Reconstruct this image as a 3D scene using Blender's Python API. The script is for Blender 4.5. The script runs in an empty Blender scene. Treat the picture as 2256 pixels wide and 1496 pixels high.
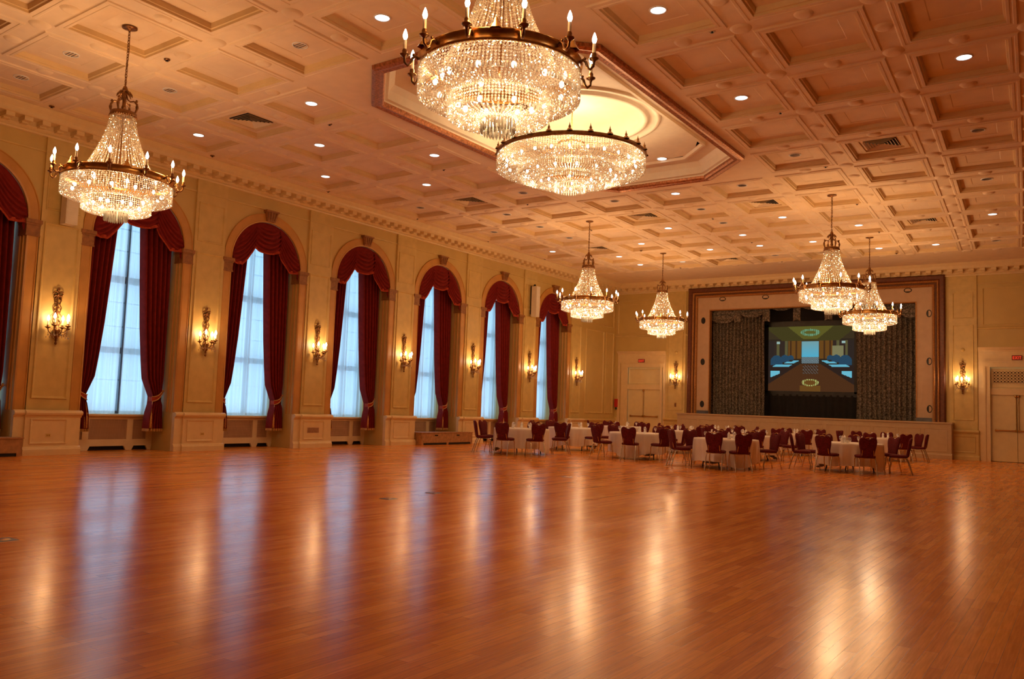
import bpy, math, random
from mathutils import Vector, Matrix
PI = math.pi
R = math.radians
random.seed(7)
C = bpy.context.scene.collection
S = bpy.context.scene

# ------------------------------------------------------------------ camera, daylight, exposure
cam_d = bpy.data.cameras.new('camera')
cam = bpy.data.objects.new('camera', cam_d)
C.objects.link(cam)
cam_d.sensor_width = 36.0
cam_d.lens = 1813.38 * 36.0 / 2256.0
cam_d.clip_start = 0.05
cam_d.clip_end = 200
_r = Vector((0.81835892, 0.57362728, 0.03521957))
_u = Vector((0.01740797, -0.08599610, 0.99614338))
_f = Vector((-0.57444376, 0.81458972, 0.08036136))
cam.matrix_world = Matrix(((_r.x, _u.x, -_f.x, 0.0), (_r.y, _u.y, -_f.y, 0.0), (_r.z, _u.z, -_f.z, 1.4), (0, 0, 0, 1)))
S.camera = cam

world = bpy.data.worlds.new('overcast_sky')
S.world = world
world.use_nodes = True
_bg = world.node_tree.nodes['Background']
_bg.inputs['Color'].default_value = (0.40, 0.72, 1.0, 1)
_bg.inputs['Strength'].default_value = 2.7

S.view_settings.view_transform = 'Standard'
S.view_settings.look = 'None'
S.view_settings.gamma = 1.0
S.view_settings.use_curve_mapping = False
S.view_settings.exposure = 0.0
S.cycles.use_denoising = True
S.cycles.max_bounces = 9
S.cycles.diffuse_bounces = 4
S.cycles.glossy_bounces = 4
S.cycles.transmission_bounces = 6
S.cycles.transparent_max_bounces = 12
S.cycles.sample_clamp_indirect = 4.0
S.cycles.sample_clamp_direct = 0.0
S.cycles.caustics_reflective = False
S.cycles.caustics_refractive = False

WARM = (1.0, 0.50, 0.175)
INNER_WARM = (1.0, 0.66, 0.34)
P_DOWN = 14.0
P_RING, P_INNER, P_CENTRE, P_SCONCE = 40.0, 76.0, 160.0, 21.0

# ------------------------------------------------------------------ materials
M = {}
def nmat(name):
    m = bpy.data.materials.new(name); m.use_nodes = True
    nt = m.node_tree
    b = nt.nodes['Principled BSDF']
    M[name] = m
    return m, nt, b
def N(nt, typ, **kw):
    n = nt.nodes.new(typ)
    for k, v in kw.items():
        if hasattr(n, k): setattr(n, k, v)
        else: n.inputs[k].default_value = v
    return n
def simple(name, col, rough=0.5, metal=0.0, var=0.12, scale=6.0, spec=0.5, bump=0.0, bscale=None):
    """Principled surface whose colour wanders a little with a noise texture."""
    m, nt, b = nmat(name)
    tc = N(nt, 'ShaderNodeTexCoord')
    no = N(nt, 'ShaderNodeTexNoise'); no.inputs['Scale'].default_value = scale; no.inputs['Detail'].default_value = 4
    nt.links.new(tc.outputs['Object'], no.inputs['Vector'])
    cr = N(nt, 'ShaderNodeValToRGB')
    lo = tuple(c * (1 - var) for c in col); hi = tuple(min(1, c * (1 + var)) for c in col)
    cr.color_ramp.elements[0].color = (*lo, 1); cr.color_ramp.elements[1].color = (*hi, 1)
    cr.color_ramp.elements[0].position = 0.3; cr.color_ramp.elements[1].position = 0.7
    nt.links.new(no.outputs['Fac'], cr.inputs['Fac'])
    nt.links.new(cr.outputs['Color'], b.inputs['Base Color'])
    b.inputs['Roughness'].default_value = rough
    b.inputs['Metallic'].default_value = metal
    b.inputs['Specular IOR Level'].default_value = spec
    if bump:
        n2 = N(nt, 'ShaderNodeTexNoise'); n2.inputs['Scale'].default_value = bscale or scale * 8
        nt.links.new(tc.outputs['Object'], n2.inputs['Vector'])
        bp = N(nt, 'ShaderNodeBump'); bp.inputs['Strength'].default_value = bump; bp.inputs['Distance'].default_value = 0.01
        nt.links.new(n2.outputs['Fac'], bp.inputs['Height'])
        nt.links.new(bp.outputs['Normal'], b.inputs['Normal'])
    return m
simple('wall_cream', (0.61, 0.445, 0.155), 0.45, var=0.05, scale=2.0)
simple('panel_cream', (0.64, 0.475, 0.175), 0.42, var=0.08, scale=5.0)
simple('trim_cream', (0.78, 0.61, 0.34), 0.38, var=0.04)
simple('arch_ochre', (0.55, 0.28, 0.065), 0.42, var=0.10, scale=3.0)
simple('stone_brown', (0.30, 0.125, 0.035), 0.5, var=0.25, scale=14.0)
simple('ceiling_plaster', (0.84, 0.67, 0.47), 0.75, var=0.05, scale=3.0)
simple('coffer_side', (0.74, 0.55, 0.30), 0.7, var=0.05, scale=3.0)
simple('tray_plaster', (0.84, 0.72, 0.55), 0.6, var=0.04)
simple('copper_leaf', (0.42, 0.17, 0.075), 0.34, 0.75, var=0.45, scale=22.0, bump=0.6, bscale=60)
simple('radiator_cream', (0.84, 0.70, 0.46), 0.4, var=0.05)
simple('grille_brown', (0.62, 0.41, 0.28), 0.5, var=0.1)
simple('dark_void', (0.012, 0.010, 0.010), 0.8, var=0.1)
simple('velvet_burgundy', (0.20, 0.014, 0.012), 0.85, var=0.15, scale=9.0, spec=0.2, bump=0.3, bscale=120)
simple('trim_burgundy', (0.38, 0.05, 0.022), 0.8, var=0.3, scale=20.0, spec=0.2)
simple('gold_braid', (0.62, 0.36, 0.13), 0.6, var=0.35, scale=40.0)
simple('brass', (0.52, 0.29, 0.09), 0.28, 0.95, var=0.2, scale=12.0)
simple('dark_brass', (0.24, 0.115, 0.045), 0.36, 0.9, var=0.3, scale=16.0)
simple('candle_cream', (0.80, 0.66, 0.44), 0.5, var=0.05)
simple('chair_fabric', (0.105, 0.006, 0.009), 0.8, var=0.4, scale=30.0, spec=0.25, bump=0.25, bscale=160)
simple('chair_metal', (0.52, 0.42, 0.28), 0.22, 0.95, var=0.1)
simple('table_linen', (0.78, 0.70, 0.63), 0.8, var=0.04, scale=4.0, spec=0.2)
simple('table_ply', (0.40, 0.24, 0.12), 0.6, var=0.2)
simple('black_metal', (0.02, 0.02, 0.022), 0.4, 0.4, var=0.2)
simple('bench_oak', (0.40, 0.21, 0.09), 0.5, var=0.25, scale=10.0)
simple('speaker_white', (0.80, 0.74, 0.62), 0.5, var=0.04)
simple('door_cream', (0.76, 0.63, 0.34), 0.4, var=0.04)
simple('stage_cream', (0.50, 0.36, 0.20), 0.5, var=0.05)
simple('proscenium_pink', (0.54, 0.37, 0.23), 0.5, var=0.06, scale=4.0)
simple('gilt_wood', (0.40, 0.18, 0.05), 0.42, 0.35, var=0.35, scale=30.0, bump=0.5, bscale=50)
simple('oxblood_wood', (0.13, 0.035, 0.012), 0.45, 0.1, var=0.3, scale=12.0)
simple('stage_black', (0.010, 0.009, 0.010), 0.9, var=0.2)
simple('fire_red', (0.55, 0.02, 0.015), 0.35, var=0.1)
simple('porcelain', (0.85, 0.82, 0.78), 0.25, var=0.02)
simple('low_bounce_dark', (0.20, 0.10, 0.05), 0.5, var=0.1)  # made-up dark colour for unseen walls, cuts bounce light on the right side
simple('white_paint', (0.80, 0.80, 0.80), 0.4, var=0.03)
simple('window_bronze', (0.10, 0.11, 0.13), 0.5, var=0.1)
simple('plate_steel', (0.12, 0.12, 0.13), 0.35, 0.8, var=0.2)
simple('reflector', (0.16, 0.16, 0.18), 0.35, 0.5, var=0.2, scale=30)

# brocade of the stage drapes: grey-brown scroll pattern
def brocade():
    m, nt, b = nmat('stage_brocade')
    tc = N(nt, 'ShaderNodeTexCoord')
    vo = N(nt, 'ShaderNodeTexVoronoi'); vo.inputs['Scale'].default_value = 9.0; vo.feature = 'DISTANCE_TO_EDGE'
    no = N(nt, 'ShaderNodeTexNoise'); no.inputs['Scale'].default_value = 5.0; no.inputs['Detail'].default_value = 3
    mp = N(nt, 'ShaderNodeMixRGB', blend_type='ADD'); mp.inputs['Fac'].default_value = 0.25
    nt.links.new(tc.outputs['Object'], no.inputs['Vector'])
    nt.links.new(tc.outputs['Object'], mp.inputs['Color1']); nt.links.new(no.outputs['Color'], mp.inputs['Color2'])
    nt.links.new(mp.outputs['Color'], vo.inputs['Vector'])
    cr = N(nt, 'ShaderNodeValToRGB')
    cr.color_ramp.elements[0].color = (0.05, 0.045, 0.04, 1); cr.color_ramp.elements[1].color = (0.24, 0.20, 0.16, 1)
    cr.color_ramp.elements[0].position = 0.03; cr.color_ramp.elements[1].position = 0.16
    nt.links.new(vo.outputs['Distance'], cr.inputs['Fac'])
    nt.links.new(cr.outputs['Color'], b.inputs['Base Color'])
    b.inputs['Roughness'].default_value = 0.8
brocade()

# oak strip floor, boards run the length of the hall
def oak():
    m, nt, b = nmat('oak_strip_floor')
    tc = N(nt, 'ShaderNodeTexCoord')
    sx = N(nt, 'ShaderNodeSeparateXYZ'); cx = N(nt, 'ShaderNodeCombineXYZ')
    nt.links.new(tc.outputs['Object'], sx.inputs['Vector'])
    nt.links.new(sx.outputs['Y'], cx.inputs['X']); nt.links.new(sx.outputs['X'], cx.inputs['Y'])
    br = N(nt, 'ShaderNodeTexBrick')
    br.offset = 0.37; br.offset_frequency = 2; br.squash = 1.0
    for k, v in dict(Scale=1.0).items(): br.inputs[k].default_value = v
    br.inputs['Color1'].default_value = (0.0, 0.0, 0.0, 1); br.inputs['Color2'].default_value = (1, 1, 1, 1)
    br.inputs['Mortar'].default_value = (0.0, 0.0, 0.0, 1)
    br.inputs['Mortar Size'].default_value = 0.0012; br.inputs['Bias'].default_value = 0.0
    br.inputs['Brick Width'].default_value = 0.95; br.inputs['Row Height'].default_value = 0.078
    nt.links.new(cx.outputs['Vector'], br.inputs['Vector'])
    ra = N(nt, 'ShaderNodeValToRGB')
    e = ra.color_ramp.elements
    e[0].position = 0.0; e[0].color = (0.64, 0.195, 0.022, 1)
    e[1].position = 1.0; e[1].color = (0.86, 0.34, 0.055, 1)
    x = e.new(0.45); x.color = (0.76, 0.255, 0.033, 1)
    nt.links.new(br.outputs['Color'], ra.inputs['Fac'])
    # grain, stretched along the board
    mp = N(nt, 'ShaderNodeMapping'); mp.inputs['Scale'].default_value = (60, 3.0, 1)
    nt.links.new(tc.outputs['Object'], mp.inputs['Vector'])
    no = N(nt, 'ShaderNodeTexNoise'); no.inputs['Scale'].default_value = 1.0; no.inputs['Detail'].default_value = 5
    nt.links.new(mp.outputs['Vector'], no.inputs['Vector'])
    gr = N(nt, 'ShaderNodeValToRGB'); gr.color_ramp.elements[0].position = 0.3; gr.color_ramp.elements[1].position = 0.7
    gr.color_ramp.elements[0].color = (0.82, 0.78, 0.72, 1); gr.color_ramp.elements[1].color = (1.12, 1.1, 1.06, 1)
    nt.links.new(no.outputs['Fac'], gr.inputs['Fac'])
    mu = N(nt, 'ShaderNodeMixRGB', blend_type='MULTIPLY'); mu.inputs['Fac'].default_value = 1.0
    nt.links.new(ra.outputs['Color'], mu.inputs['Color1']); nt.links.new(gr.outputs['Color'], mu.inputs['Color2'])
    # seams
    se = N(nt, 'ShaderNodeMixRGB', blend_type='MIX'); se.inputs['Color2'].default_value = (0.20, 0.07, 0.02, 1)
    nt.links.new(br.outputs['Fac'], se.inputs['Fac']); nt.links.new(mu.outputs['Color'], se.inputs['Color1'])
    nt.links.new(se.outputs['Color'], b.inputs['Base Color'])
    # worn varnish: gloss varies
    n3 = N(nt, 'ShaderNodeTexNoise'); n3.inputs['Scale'].default_value = 0.9; n3.inputs['Detail'].default_value = 6
    nt.links.new(tc.outputs['Object'], n3.inputs['Vector'])
    mr = N(nt, 'ShaderNodeMapRange'); mr.inputs['From Min'].default_value = 0.3; mr.inputs['From Max'].default_value = 0.7
    mr.inputs['To Min'].default_value = 0.17; mr.inputs['To Max'].default_value = 0.24
    nt.links.new(n3.outputs['Fac'], mr.inputs['Value']); nt.links.new(mr.outputs['Result'], b.inputs['Roughness'])
    b.inputs['Specular IOR Level'].default_value = 0.42
    bp = N(nt, 'ShaderNodeBump'); bp.inputs['Strength'].default_value = 0.08; bp.inputs['Distance'].default_value = 0.004
    ad = N(nt, 'ShaderNodeMath', operation='SUBTRACT')
    nt.links.new(no.outputs['Fac'], ad.inputs[0]); nt.links.new(br.outputs['Fac'], ad.inputs[1])
    nt.links.new(ad.outputs[0], bp.inputs['Height']); nt.links.new(bp.outputs['Normal'], b.inputs['Normal'])
oak()

def shader(name, build):
    m = bpy.data.materials.new(name); m.use_nodes = True
    nt = m.node_tree
    nt.nodes.remove(nt.nodes['Principled BSDF'])
    out = nt.nodes['Material Output']
    nt.links.new(build(nt), out.inputs['Surface'])
    M[name] = m
    return m
def mix(nt, fac, a, b):
    n = N(nt, 'ShaderNodeMixShader'); n.inputs['Fac'].default_value = fac
    nt.links.new(a, n.inputs[1]); nt.links.new(b, n.inputs[2])
    return n.outputs[0]
def bs(nt, typ, col, rough=None):
    n = N(nt, typ); n.inputs['Color'].default_value = (*col, 1)
    if rough is not None: n.inputs['Roughness'].default_value = rough
    return n.outputs[0]
shader('crystal', lambda nt: mix(nt, 0.48, mix(nt, 0.42, bs(nt, 'ShaderNodeBsdfTranslucent', (0.98, 0.94, 0.86)), bs(nt, 'ShaderNodeBsdfTransparent', (1, 0.98, 0.94))), bs(nt, 'ShaderNodeBsdfGlossy', (1, 0.98, 0.94), 0.07)))
shader('sheer_voile', lambda nt: mix(nt, 0.13, mix(nt, 0.35, bs(nt, 'ShaderNodeBsdfTranslucent', (0.90, 0.92, 0.93)), bs(nt, 'ShaderNodeBsdfDiffuse', (0.85, 0.86, 0.86))), bs(nt, 'ShaderNodeBsdfTransparent', (1, 1, 1))))
shader('window_glass', lambda nt: mix(nt, 0.06, bs(nt, 'ShaderNodeBsdfTransparent', (0.96, 0.98, 1.0)), bs(nt, 'ShaderNodeBsdfGlossy', (1, 1, 1), 0.02)))
shader('clear_glass', lambda nt: mix(nt, 0.25, mix(nt, 0.2, bs(nt, 'ShaderNodeBsdfTransparent', (0.97, 0.97, 0.97)), bs(nt, 'ShaderNodeBsdfDiffuse', (0.9, 0.88, 0.85))), bs(nt, 'ShaderNodeBsdfGlossy', (1, 1, 1), 0.05)))
def emis(name, col, s):
    def f(nt):
        n = N(nt, 'ShaderNodeEmission'); n.inputs['Color'].default_value = (*col, 1); n.inputs['Strength'].default_value = s
        return n.outputs[0]
    m = shader(name, f)
    m.cycles.emission_sampling = 'NONE'
    return m
emis('bulb_glow', (1.0, 0.90, 0.76), 16.0)
emis('inner_glow', (1.0, 0.86, 0.62), 30.0)
emis('downlight_glow', (0.96, 0.98, 1.0), 4.0)
emis('downlight_dim', (1.0, 0.9, 0.75), 0.8)
emis('exit_red', (1.0, 0.06, 0.02), 0.9)
emis('exit_face', (0.50, 0.06, 0.02), 0.25)

# ------------------------------------------------------------------ mesh building
class MB:
    def __init__(s): s.v = []; s.f = []; s.sm = []; s.mi = []; s.cur = 0
    def add(s, vs, fs, smooth=False):
        o = len(s.v); s.v += [tuple(p) for p in vs]
        for f in fs:
            s.f.append(tuple(i + o for i in f)); s.sm.append(smooth); s.mi.append(s.cur)
    def box(s, x0, x1, y0, y1, z0, z1):
        s.hexa([(x0, y0, z0), (x1, y0, z0), (x1, y1, z0), (x0, y1, z0), (x0, y0, z1), (x1, y0, z1), (x1, y1, z1), (x0, y1, z1)])
    def hexa(s, p):
        s.add(p, [(3, 2, 1, 0), (4, 5, 6, 7), (0, 1, 5, 4), (1, 2, 6, 5), (2, 3, 7, 6), (3, 0, 4, 7)])
    def mbox(s, mp, u0, u1, v0, v1, w0, w1):
        s.hexa([mp(u0, v0, w0), mp(u1, v0, w0), mp(u1, v1, w0), mp(u0, v1, w0), mp(u0, v0, w1), mp(u1, v0, w1), mp(u1, v1, w1), mp(u0, v1, w1)])
    def quad(s, a, b, c, d, smooth=False): s.add([a, b, c, d], [(0, 1, 2, 3)], smooth)
    def loft(s, loops, closed=True, smooth=False, cap0=False, cap1=False):
        n = len(loops[0]); vs = [p for l in loops for p in l]; fs = []
        for k in range(len(loops) - 1):
            for i in range(n if closed else n - 1):
                j = (i + 1) % n
                fs.append((k * n + i, k * n + j, (k + 1) * n + j, (k + 1) * n + i))
        s.add(vs, fs, smooth)
        if cap0: s.add(loops[0], [tuple(range(n))[::-1]])
        if cap1: s.add(loops[-1], [tuple(range(n))])
    def lathe(s, prof, n=16, c=(0, 0, 0), smooth=True, a0=0.0, wob=None):
        loops = []
        for r, z in prof:
            loops.append([(c[0] + r * math.cos(a0 + 2 * PI * i / n), c[1] + r * math.sin(a0 + 2 * PI * i / n), c[2] + z) for i in range(n)])
        s.loft(loops, True, smooth)
    def tube(s, pts, r, n=8, smooth=True, closed=False, caps=True):
        pts = [Vector(p) for p in pts]; m = len(pts)
        rs = r if isinstance(r, (list, tuple)) else [r] * m
        loops = []; prev = None
        for i, p in enumerate(pts):
            if closed: d = pts[(i + 1) % m] - pts[i - 1]
            else: d = pts[min(i + 1, m - 1)] - pts[max(i - 1, 0)]
            d.normalize()
            if prev is None:
                a = Vector((0, 0, 1)) if abs(d.z) < 0.9 else Vector((1, 0, 0))
                x = d.cross(a).normalized()
            else:
                x = (prev - d * prev.dot(d)).normalized()
            prev = x; y = d.cross(x)
            loops.append([p + (x * math.cos(2 * PI * k / n) + y * math.sin(2 * PI * k / n)) * rs[i] for k in range(n)])
        if closed: loops.append(loops[0]); caps = False
        s.loft(loops, True, smooth, caps, caps)
    def octa(s, c, r, h):
        x, y, z = c
        s.add([(x + r, y, z), (x, y + r, z), (x - r, y, z), (x, y - r, z), (x, y, z + h), (x, y, z - h)],
              [(0, 1, 4), (1, 2, 4), (2, 3, 4), (3, 0, 4), (1, 0, 5), (2, 1, 5), (3, 2, 5), (0, 3, 5)])
    def prism4(s, c, r, z0, z1, a=0.0):
        """a long cut-glass drop: square bar pointed at the foot"""
        x, y = c
        q = [(x + r * math.cos(a + k * PI / 2), y + r * math.sin(a + k * PI / 2)) for k in range(4)]
        zb = z0 + (z1 - z0) * 0.18
        s.add([(*p, z1) for p in q] + [(*p, zb) for p in q] + [(x, y, z0)],
              [(0, 1, 5, 4), (1, 2, 6, 5), (2, 3, 7, 6), (3, 0, 4, 7), (4, 5, 8), (5, 6, 8), (6, 7, 8), (7, 4, 8), (3, 2, 1, 0)])
    def ell(s, c, rx, ry, rz, n=10, m=6, rot=None):
        loops = []
        for k in range(m + 1):
            t = PI * k / m
            l = []
            for i in range(n):
                p = Vector((rx * math.sin(t) * math.cos(2 * PI * i / n), ry * math.sin(t) * math.sin(2 * PI * i / n), rz * math.cos(t)))
                if rot is not None: p = rot @ p
                l.append((c[0] + p.x, c[1] + p.y, c[2] + p.z))
            loops.append(l)
        s.loft(loops, True, True)
    def grid(s, fn, nu, nv, smooth=True):
        vs = [fn(i / nu, j / nv) for j in range(nv + 1) for i in range(nu + 1)]
        fs = [(j * (nu + 1) + i, j * (nu + 1) + i + 1, (j + 1) * (nu + 1) + i + 1, (j + 1) * (nu + 1) + i) for j in range(nv) for i in range(nu)]
        s.add(vs, fs, smooth)
    def frame(s, mp, u0, u1, v0, v1, w, h, w0=0.0):
        """a raised rectangular moulding on a wall"""
        def lp(d, z): return [mp(u0 + d, v0 + d, w0 + z), mp(u1 - d, v0 + d, w0 + z), mp(u1 - d, v1 - d, w0 + z), mp(u0 + d, v1 - d, w0 + z)]
        s.loft([lp(0, -0.002), lp(0.1 * w, h), lp(0.45 * w, h), lp(0.6 * w, 0.5 * h), lp(w, -0.002)])
    def run(s, mp, u0, u1, prof, caps=True):
        """a moulding of profile [(v, w)...] run along u"""
        a = [mp(u0, v, w) for v, w in prof]; b = [mp(u1, v, w) for v, w in prof]
        s.loft([a, b], False)
        if caps:
            s.add(a, [tuple(range(len(a)))]); s.add(b, [tuple(range(len(b)))[::-1]])
    def build(s, name, mats, parent=None):
        me = bpy.data.meshes.new(name)
        me.from_pydata(s.v, [], s.f)
        me.polygons.foreach_set('use_smooth', s.sm)
        mats = mats if isinstance(mats, (list, tuple)) else [mats]
        for m in mats: me.materials.append(M[m])
        if len(mats) > 1: me.polygons.foreach_set('material_index', s.mi)
        me.update()
        o = bpy.data.objects.new(name, me); C.objects.link(o)
        if parent is not None: o.parent = parent
        return o
def tag(o, label=None, cat=None, group=None, kind=None):
    if label: o['label'] = label
    if cat: o['category'] = cat
    if group: o['group'] = group
    if kind: o['kind'] = kind
    return o
def thing(name, label, cat, loc=(0, 0, 0), rz=0.0, group=None):
    o = bpy.data.objects.new(name, None); C.objects.link(o)
    o.empty_display_size = 0.2
    o.location = loc; o.rotation_euler = (0, 0, rz)
    return tag(o, label, cat, group)
def dup(root, loc, rz, label, group=None):
    r = root.copy(); C.objects.link(r); r.location = loc; r.rotation_euler = (0, 0, rz); r['label'] = label
    if group: r['group'] = group
    for ch in list(root.children):
        c = ch.copy(); C.objects.link(c); c.parent = r
        for g in list(ch.children):
            d = g.copy(); C.objects.link(d); d.parent = c
    return r
def struct(o): o['kind'] = 'structure'; return o
ORD = ['first', 'second', 'third', 'fourth', 'fifth', 'sixth', 'seventh', 'eighth', 'ninth', 'tenth', 'eleventh', 'twelfth', 'thirteenth', 'fourteenth', 'fifteenth', 'sixteenth']
def point(name, loc, power, radius, parent=None, col=WARM):
    l = bpy.data.lights.new(name, 'POINT'); l.energy = power; l.shadow_soft_size = radius; l.color = col
    o = bpy.data.objects.new(name, l); C.objects.link(o); o.location = loc
    if parent is not None: o.parent = parent
    return o

# ------------------------------------------------------------------ hall dimensions
XW, YB, XR, YN = -18.50, 34.82, 0.95, -1.6      # window wall, stage wall, right wall, near wall
ZC, ZP = 7.30, 7.42                              # ceiling beams, coffer panels
PITCH = 3.702
PIER = [12.56 + PITCH * k for k in range(-2, 6)] # pilaster centres
BAY = [14.41 + PITCH * k for k in range(-2, 5)]  # window centres
AW, ZS = 1.15, 5.05                              # arch half width, spring height
ML = lambda u, v, w: (XW + w, u, v)              # on the window wall: along, up, out
MK = lambda u, v, w: (u, YB - w, v)              # on the stage wall
# ------------------------------------------------------------------ floor
b = MB(); b.quad((-20.0, YN, 0), (XR, YN, 0), (XR, YB + 0.3, 0), (-20.0, YB + 0.3, 0))
floor = struct(b.build('floor', 'oak_strip_floor'))

# ------------------------------------------------------------------ coffered ceiling
def cell(i, j):
    """centre of coffer (i out from the window wall, j back from the camera)"""
    return (-16.8893 + 1.9776 * i + 0.0028 * j - 0.0106 * i * j - 0.006 * i * i - 0.0021 * j * j,
            11.0111 - 0.0364 * i + 1.9471 * j + 0.0075 * i * j + 0.0043 * i * i + 0.0007 * j * j)
I0, I1, J0, J1 = 0, 8, -5, 10
intray = lambda i, j: 3 <= i <= 5 and 0 <= j <= 4
b = MB(); mould = MB(); ros = MB()
RING = [(0.5, 7.325), (0.428, 7.325), (0.420, 7.318), (0.414, 7.300), (0.392, 7.300), (0.388, 7.308), (0.372, 7.308), (0.368, 7.300), (0.345, 7.300), (0.341, 7.335), (0.328, 7.340), (0.320, ZP), (0.185, ZP), (0.178, ZP + 0.008), (0.0, ZP + 0.008)]
for i in range(I0, I1 + 1):
    for j in range(J0, J1 + 1):
        if intray(i, j): continue
        loops = []
        for h, z in RING:
            l = []
            for (a, c) in ((-1, -1), (1, -1), (1, 1), (-1, 1)):
                # recesses between the rosettes stop short of the crossings
                x, y = cell(i + a * h, j + c * h); l.append((x, y, z))
            loops.append(l)
        for k in range(len(loops) - 1):
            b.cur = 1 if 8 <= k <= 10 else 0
            b.loft([loops[k + 1], loops[k]])
        b.cur = 0
        # flat panels inside the beams: low plates leave the crossings proud
        for (di, dj) in ((0.5, 0), (0, 0.5), (0.5, 0.5)):
            if (intray(i + 1, j) and di) or (intray(i, j + 1) and dj) or (intray(i + 1, j + 1) and di and dj): continue
            x, y = cell(i + di, j + dj)
            rr = 0.17 if (di and dj) else 0.145
            ros.lathe([(0.0, 7.288), (rr * 0.55, 7.290), (rr * 0.8, 7.297), (rr, 7.326)], 18, (x, y, 0))
# plain border out to the walls
def border(pts, wpts):
    for k in range(len(pts) - 1):
        b.quad((*pts[k], 7.325), (*pts[k + 1], 7.325), (*wpts[k + 1], 7.305), (*wpts[k], 7.305))
bot = [cell(i - 0.5, J0 - 0.5) for i in range(I0, I1 + 2)]
top = [cell(i - 0.5, J1 + 0.5) for i in range(I0, I1 + 2)]
lef = [cell(I0 - 0.5, j - 0.5) for j in range(J0, J1 + 2)]
rig = [cell(I1 + 0.5, j - 0.5) for j in range(J0, J1 + 2)]
XL = XW - 0.05
border(bot, [(p[0], YN) for p in bot]); border(top, [(p[0], YB) for p in top])
border(lef, [(XL, p[1]) for p in lef]); border(rig, [(XR, p[1]) for p in rig])
for (p, q) in ((bot[0], (XL, YN)), (bot[-1], (XR, YN)), (top[0], (XL, YB)), (top[-1], (XR, YB))):
    b.quad((*p, 7.325), (p[0], q[1], 7.305), (*q, 7.305), (q[0], p[1], 7.305))
# flat plaster between the coffers and the eight-sided tray
TX, TY, TW, TH, TC = -9.03, 14.75, 2.58, 4.70, 1.30
def octo(d, z):
    w, h, c = TW + d, TH + d, TC + d * 0.586
    return [(TX - w, TY - h + c, z), (TX - w + c, TY - h, z), (TX + w - c, TY - h, z), (TX + w, TY - h + c, z),
            (TX + w, TY + h - c, z), (TX + w - c, TY + h, z), (TX - w + c, TY + h, z), (TX - w, TY + h - c, z)]
O0 = octo(0, 7.325)
side_pts = [[cell(i - 0.5, -0.5) for i in (3, 4, 5, 6)], [cell(5.5, j - 0.5) for j in range(0, 6)], [cell(i - 0.5, 4.5) for i in (6, 5, 4, 3)], [cell(2.5, j - 0.5) for j in range(5, -1, -1)]]
for k in range(4):
    P = side_pts[k]
    a0, a1, a2 = O0[2 * k], O0[2 * k + 1], O0[(2 * k + 2) % 8]
    b.add([(*P[0], 7.325), a0, a1], [(0, 1, 2)])
    b.add([(*p, 7.325) for p in P] + [a2, a1], [tuple(range(len(P) + 2))])
ceiling = struct(b.build('ceiling', ['ceiling_plaster', 'coffer_side']))
ros.build('rosette', 'ceiling_plaster', ceiling)

# the raised tray with its copper-leaf frame and round dome
fr = MB(); fr.loft([octo(0.02, 7.32), octo(0.01, 7.25), octo(-0.05, 7.225), octo(-0.12, 7.245), octo(-0.20, 7.23), octo(-0.23, 7.27), octo(-0.23, 7.33)], True)
tray = struct(fr.build('trim_1', 'copper_leaf'))
tag(tray, 'copper-leafed eight-sided frame around the raised ceiling tray')
b = MB()
ZT = 7.66
b.loft([octo(-0.22, 7.30), octo(-0.24, 7.36), octo(-0.30, 7.38), octo(-0.33, 7.55), octo(-0.42, ZT), octo(-0.78, ZT)])
b.loft([octo(-0.78, ZT), octo(-0.80, ZT - 0.05), octo(-0.86, ZT - 0.05), octo(-0.90, ZT), octo(-0.92, ZT)])
# flat field between the octagon moulding and the circle
NC = 64
DX, DY = TX - 0.12, TY + 0.2
circ = lambda r, z: [(DX + r * math.cos(2 * PI * k / NC), DY + r * math.sin(2 * PI * k / NC), z) for k in range(NC)]
def octpt(a, d):
    dx, dy = math.cos(a), math.sin(a)
    P = octo(d, 0); best = None
    for k in range(8):
        x1, y1, x2, y2 = P[k][0] - DX, P[k][1] - DY, P[(k + 1) % 8][0] - DX, P[(k + 1) % 8][1] - DY
        den = dx * (y2 - y1) - dy * (x2 - x1)
        if abs(den) < 1e-9: continue
        t = (x1 * (y2 - y1) - y1 * (x2 - x1)) / den
        u = (x1 * dy - y1 * dx) / den
        if t > 0 and -1e-6 <= u <= 1 + 1e-6 and (best is None or t < best): best = t
    return (DX + dx * best, DY + dy * best, ZT)
b.loft([[octpt(2 * PI * k / NC, -0.92) for k in range(NC)], circ(1.92, ZT)])
b.loft([circ(1.92, ZT), circ(1.90, ZT - 0.045), circ(1.82, ZT - 0.045), circ(1.79, ZT), circ(1.66, ZT), circ(1.64, ZT - 0.05), circ(1.56, ZT - 0.06), circ(1.52, ZT), circ(1.50, ZT + 0.06)], True, True)
b.loft([circ(1.50, ZT + 0.06), circ(1.44, ZT + 0.16), circ(1.2, ZT + 0.25), circ(0.7, ZT + 0.31), circ(0.001, ZT + 0.33)], True, True)
struct(b.build('tray', 'tray_plaster', ceiling))
b = MB(); b.box(-20.3, XR + 0.1, YN - 0.1, YB + 0.1, 8.12, 8.2)  # unseen opaque lid with skirts, added to stop sky light leaking through ceiling seams
for q in ((-20.3, -20.2, YN - 0.1, YB + 0.1), (XR, XR + 0.1, YN - 0.1, YB + 0.1), (-20.3, XR + 0.1, YN - 0.1, YN), (-20.3, XR + 0.1, YB, YB + 0.1)): b.box(*q, 7.33, 8.12)
b.build('light_leak_lid', 'stage_black', ceiling)

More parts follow.
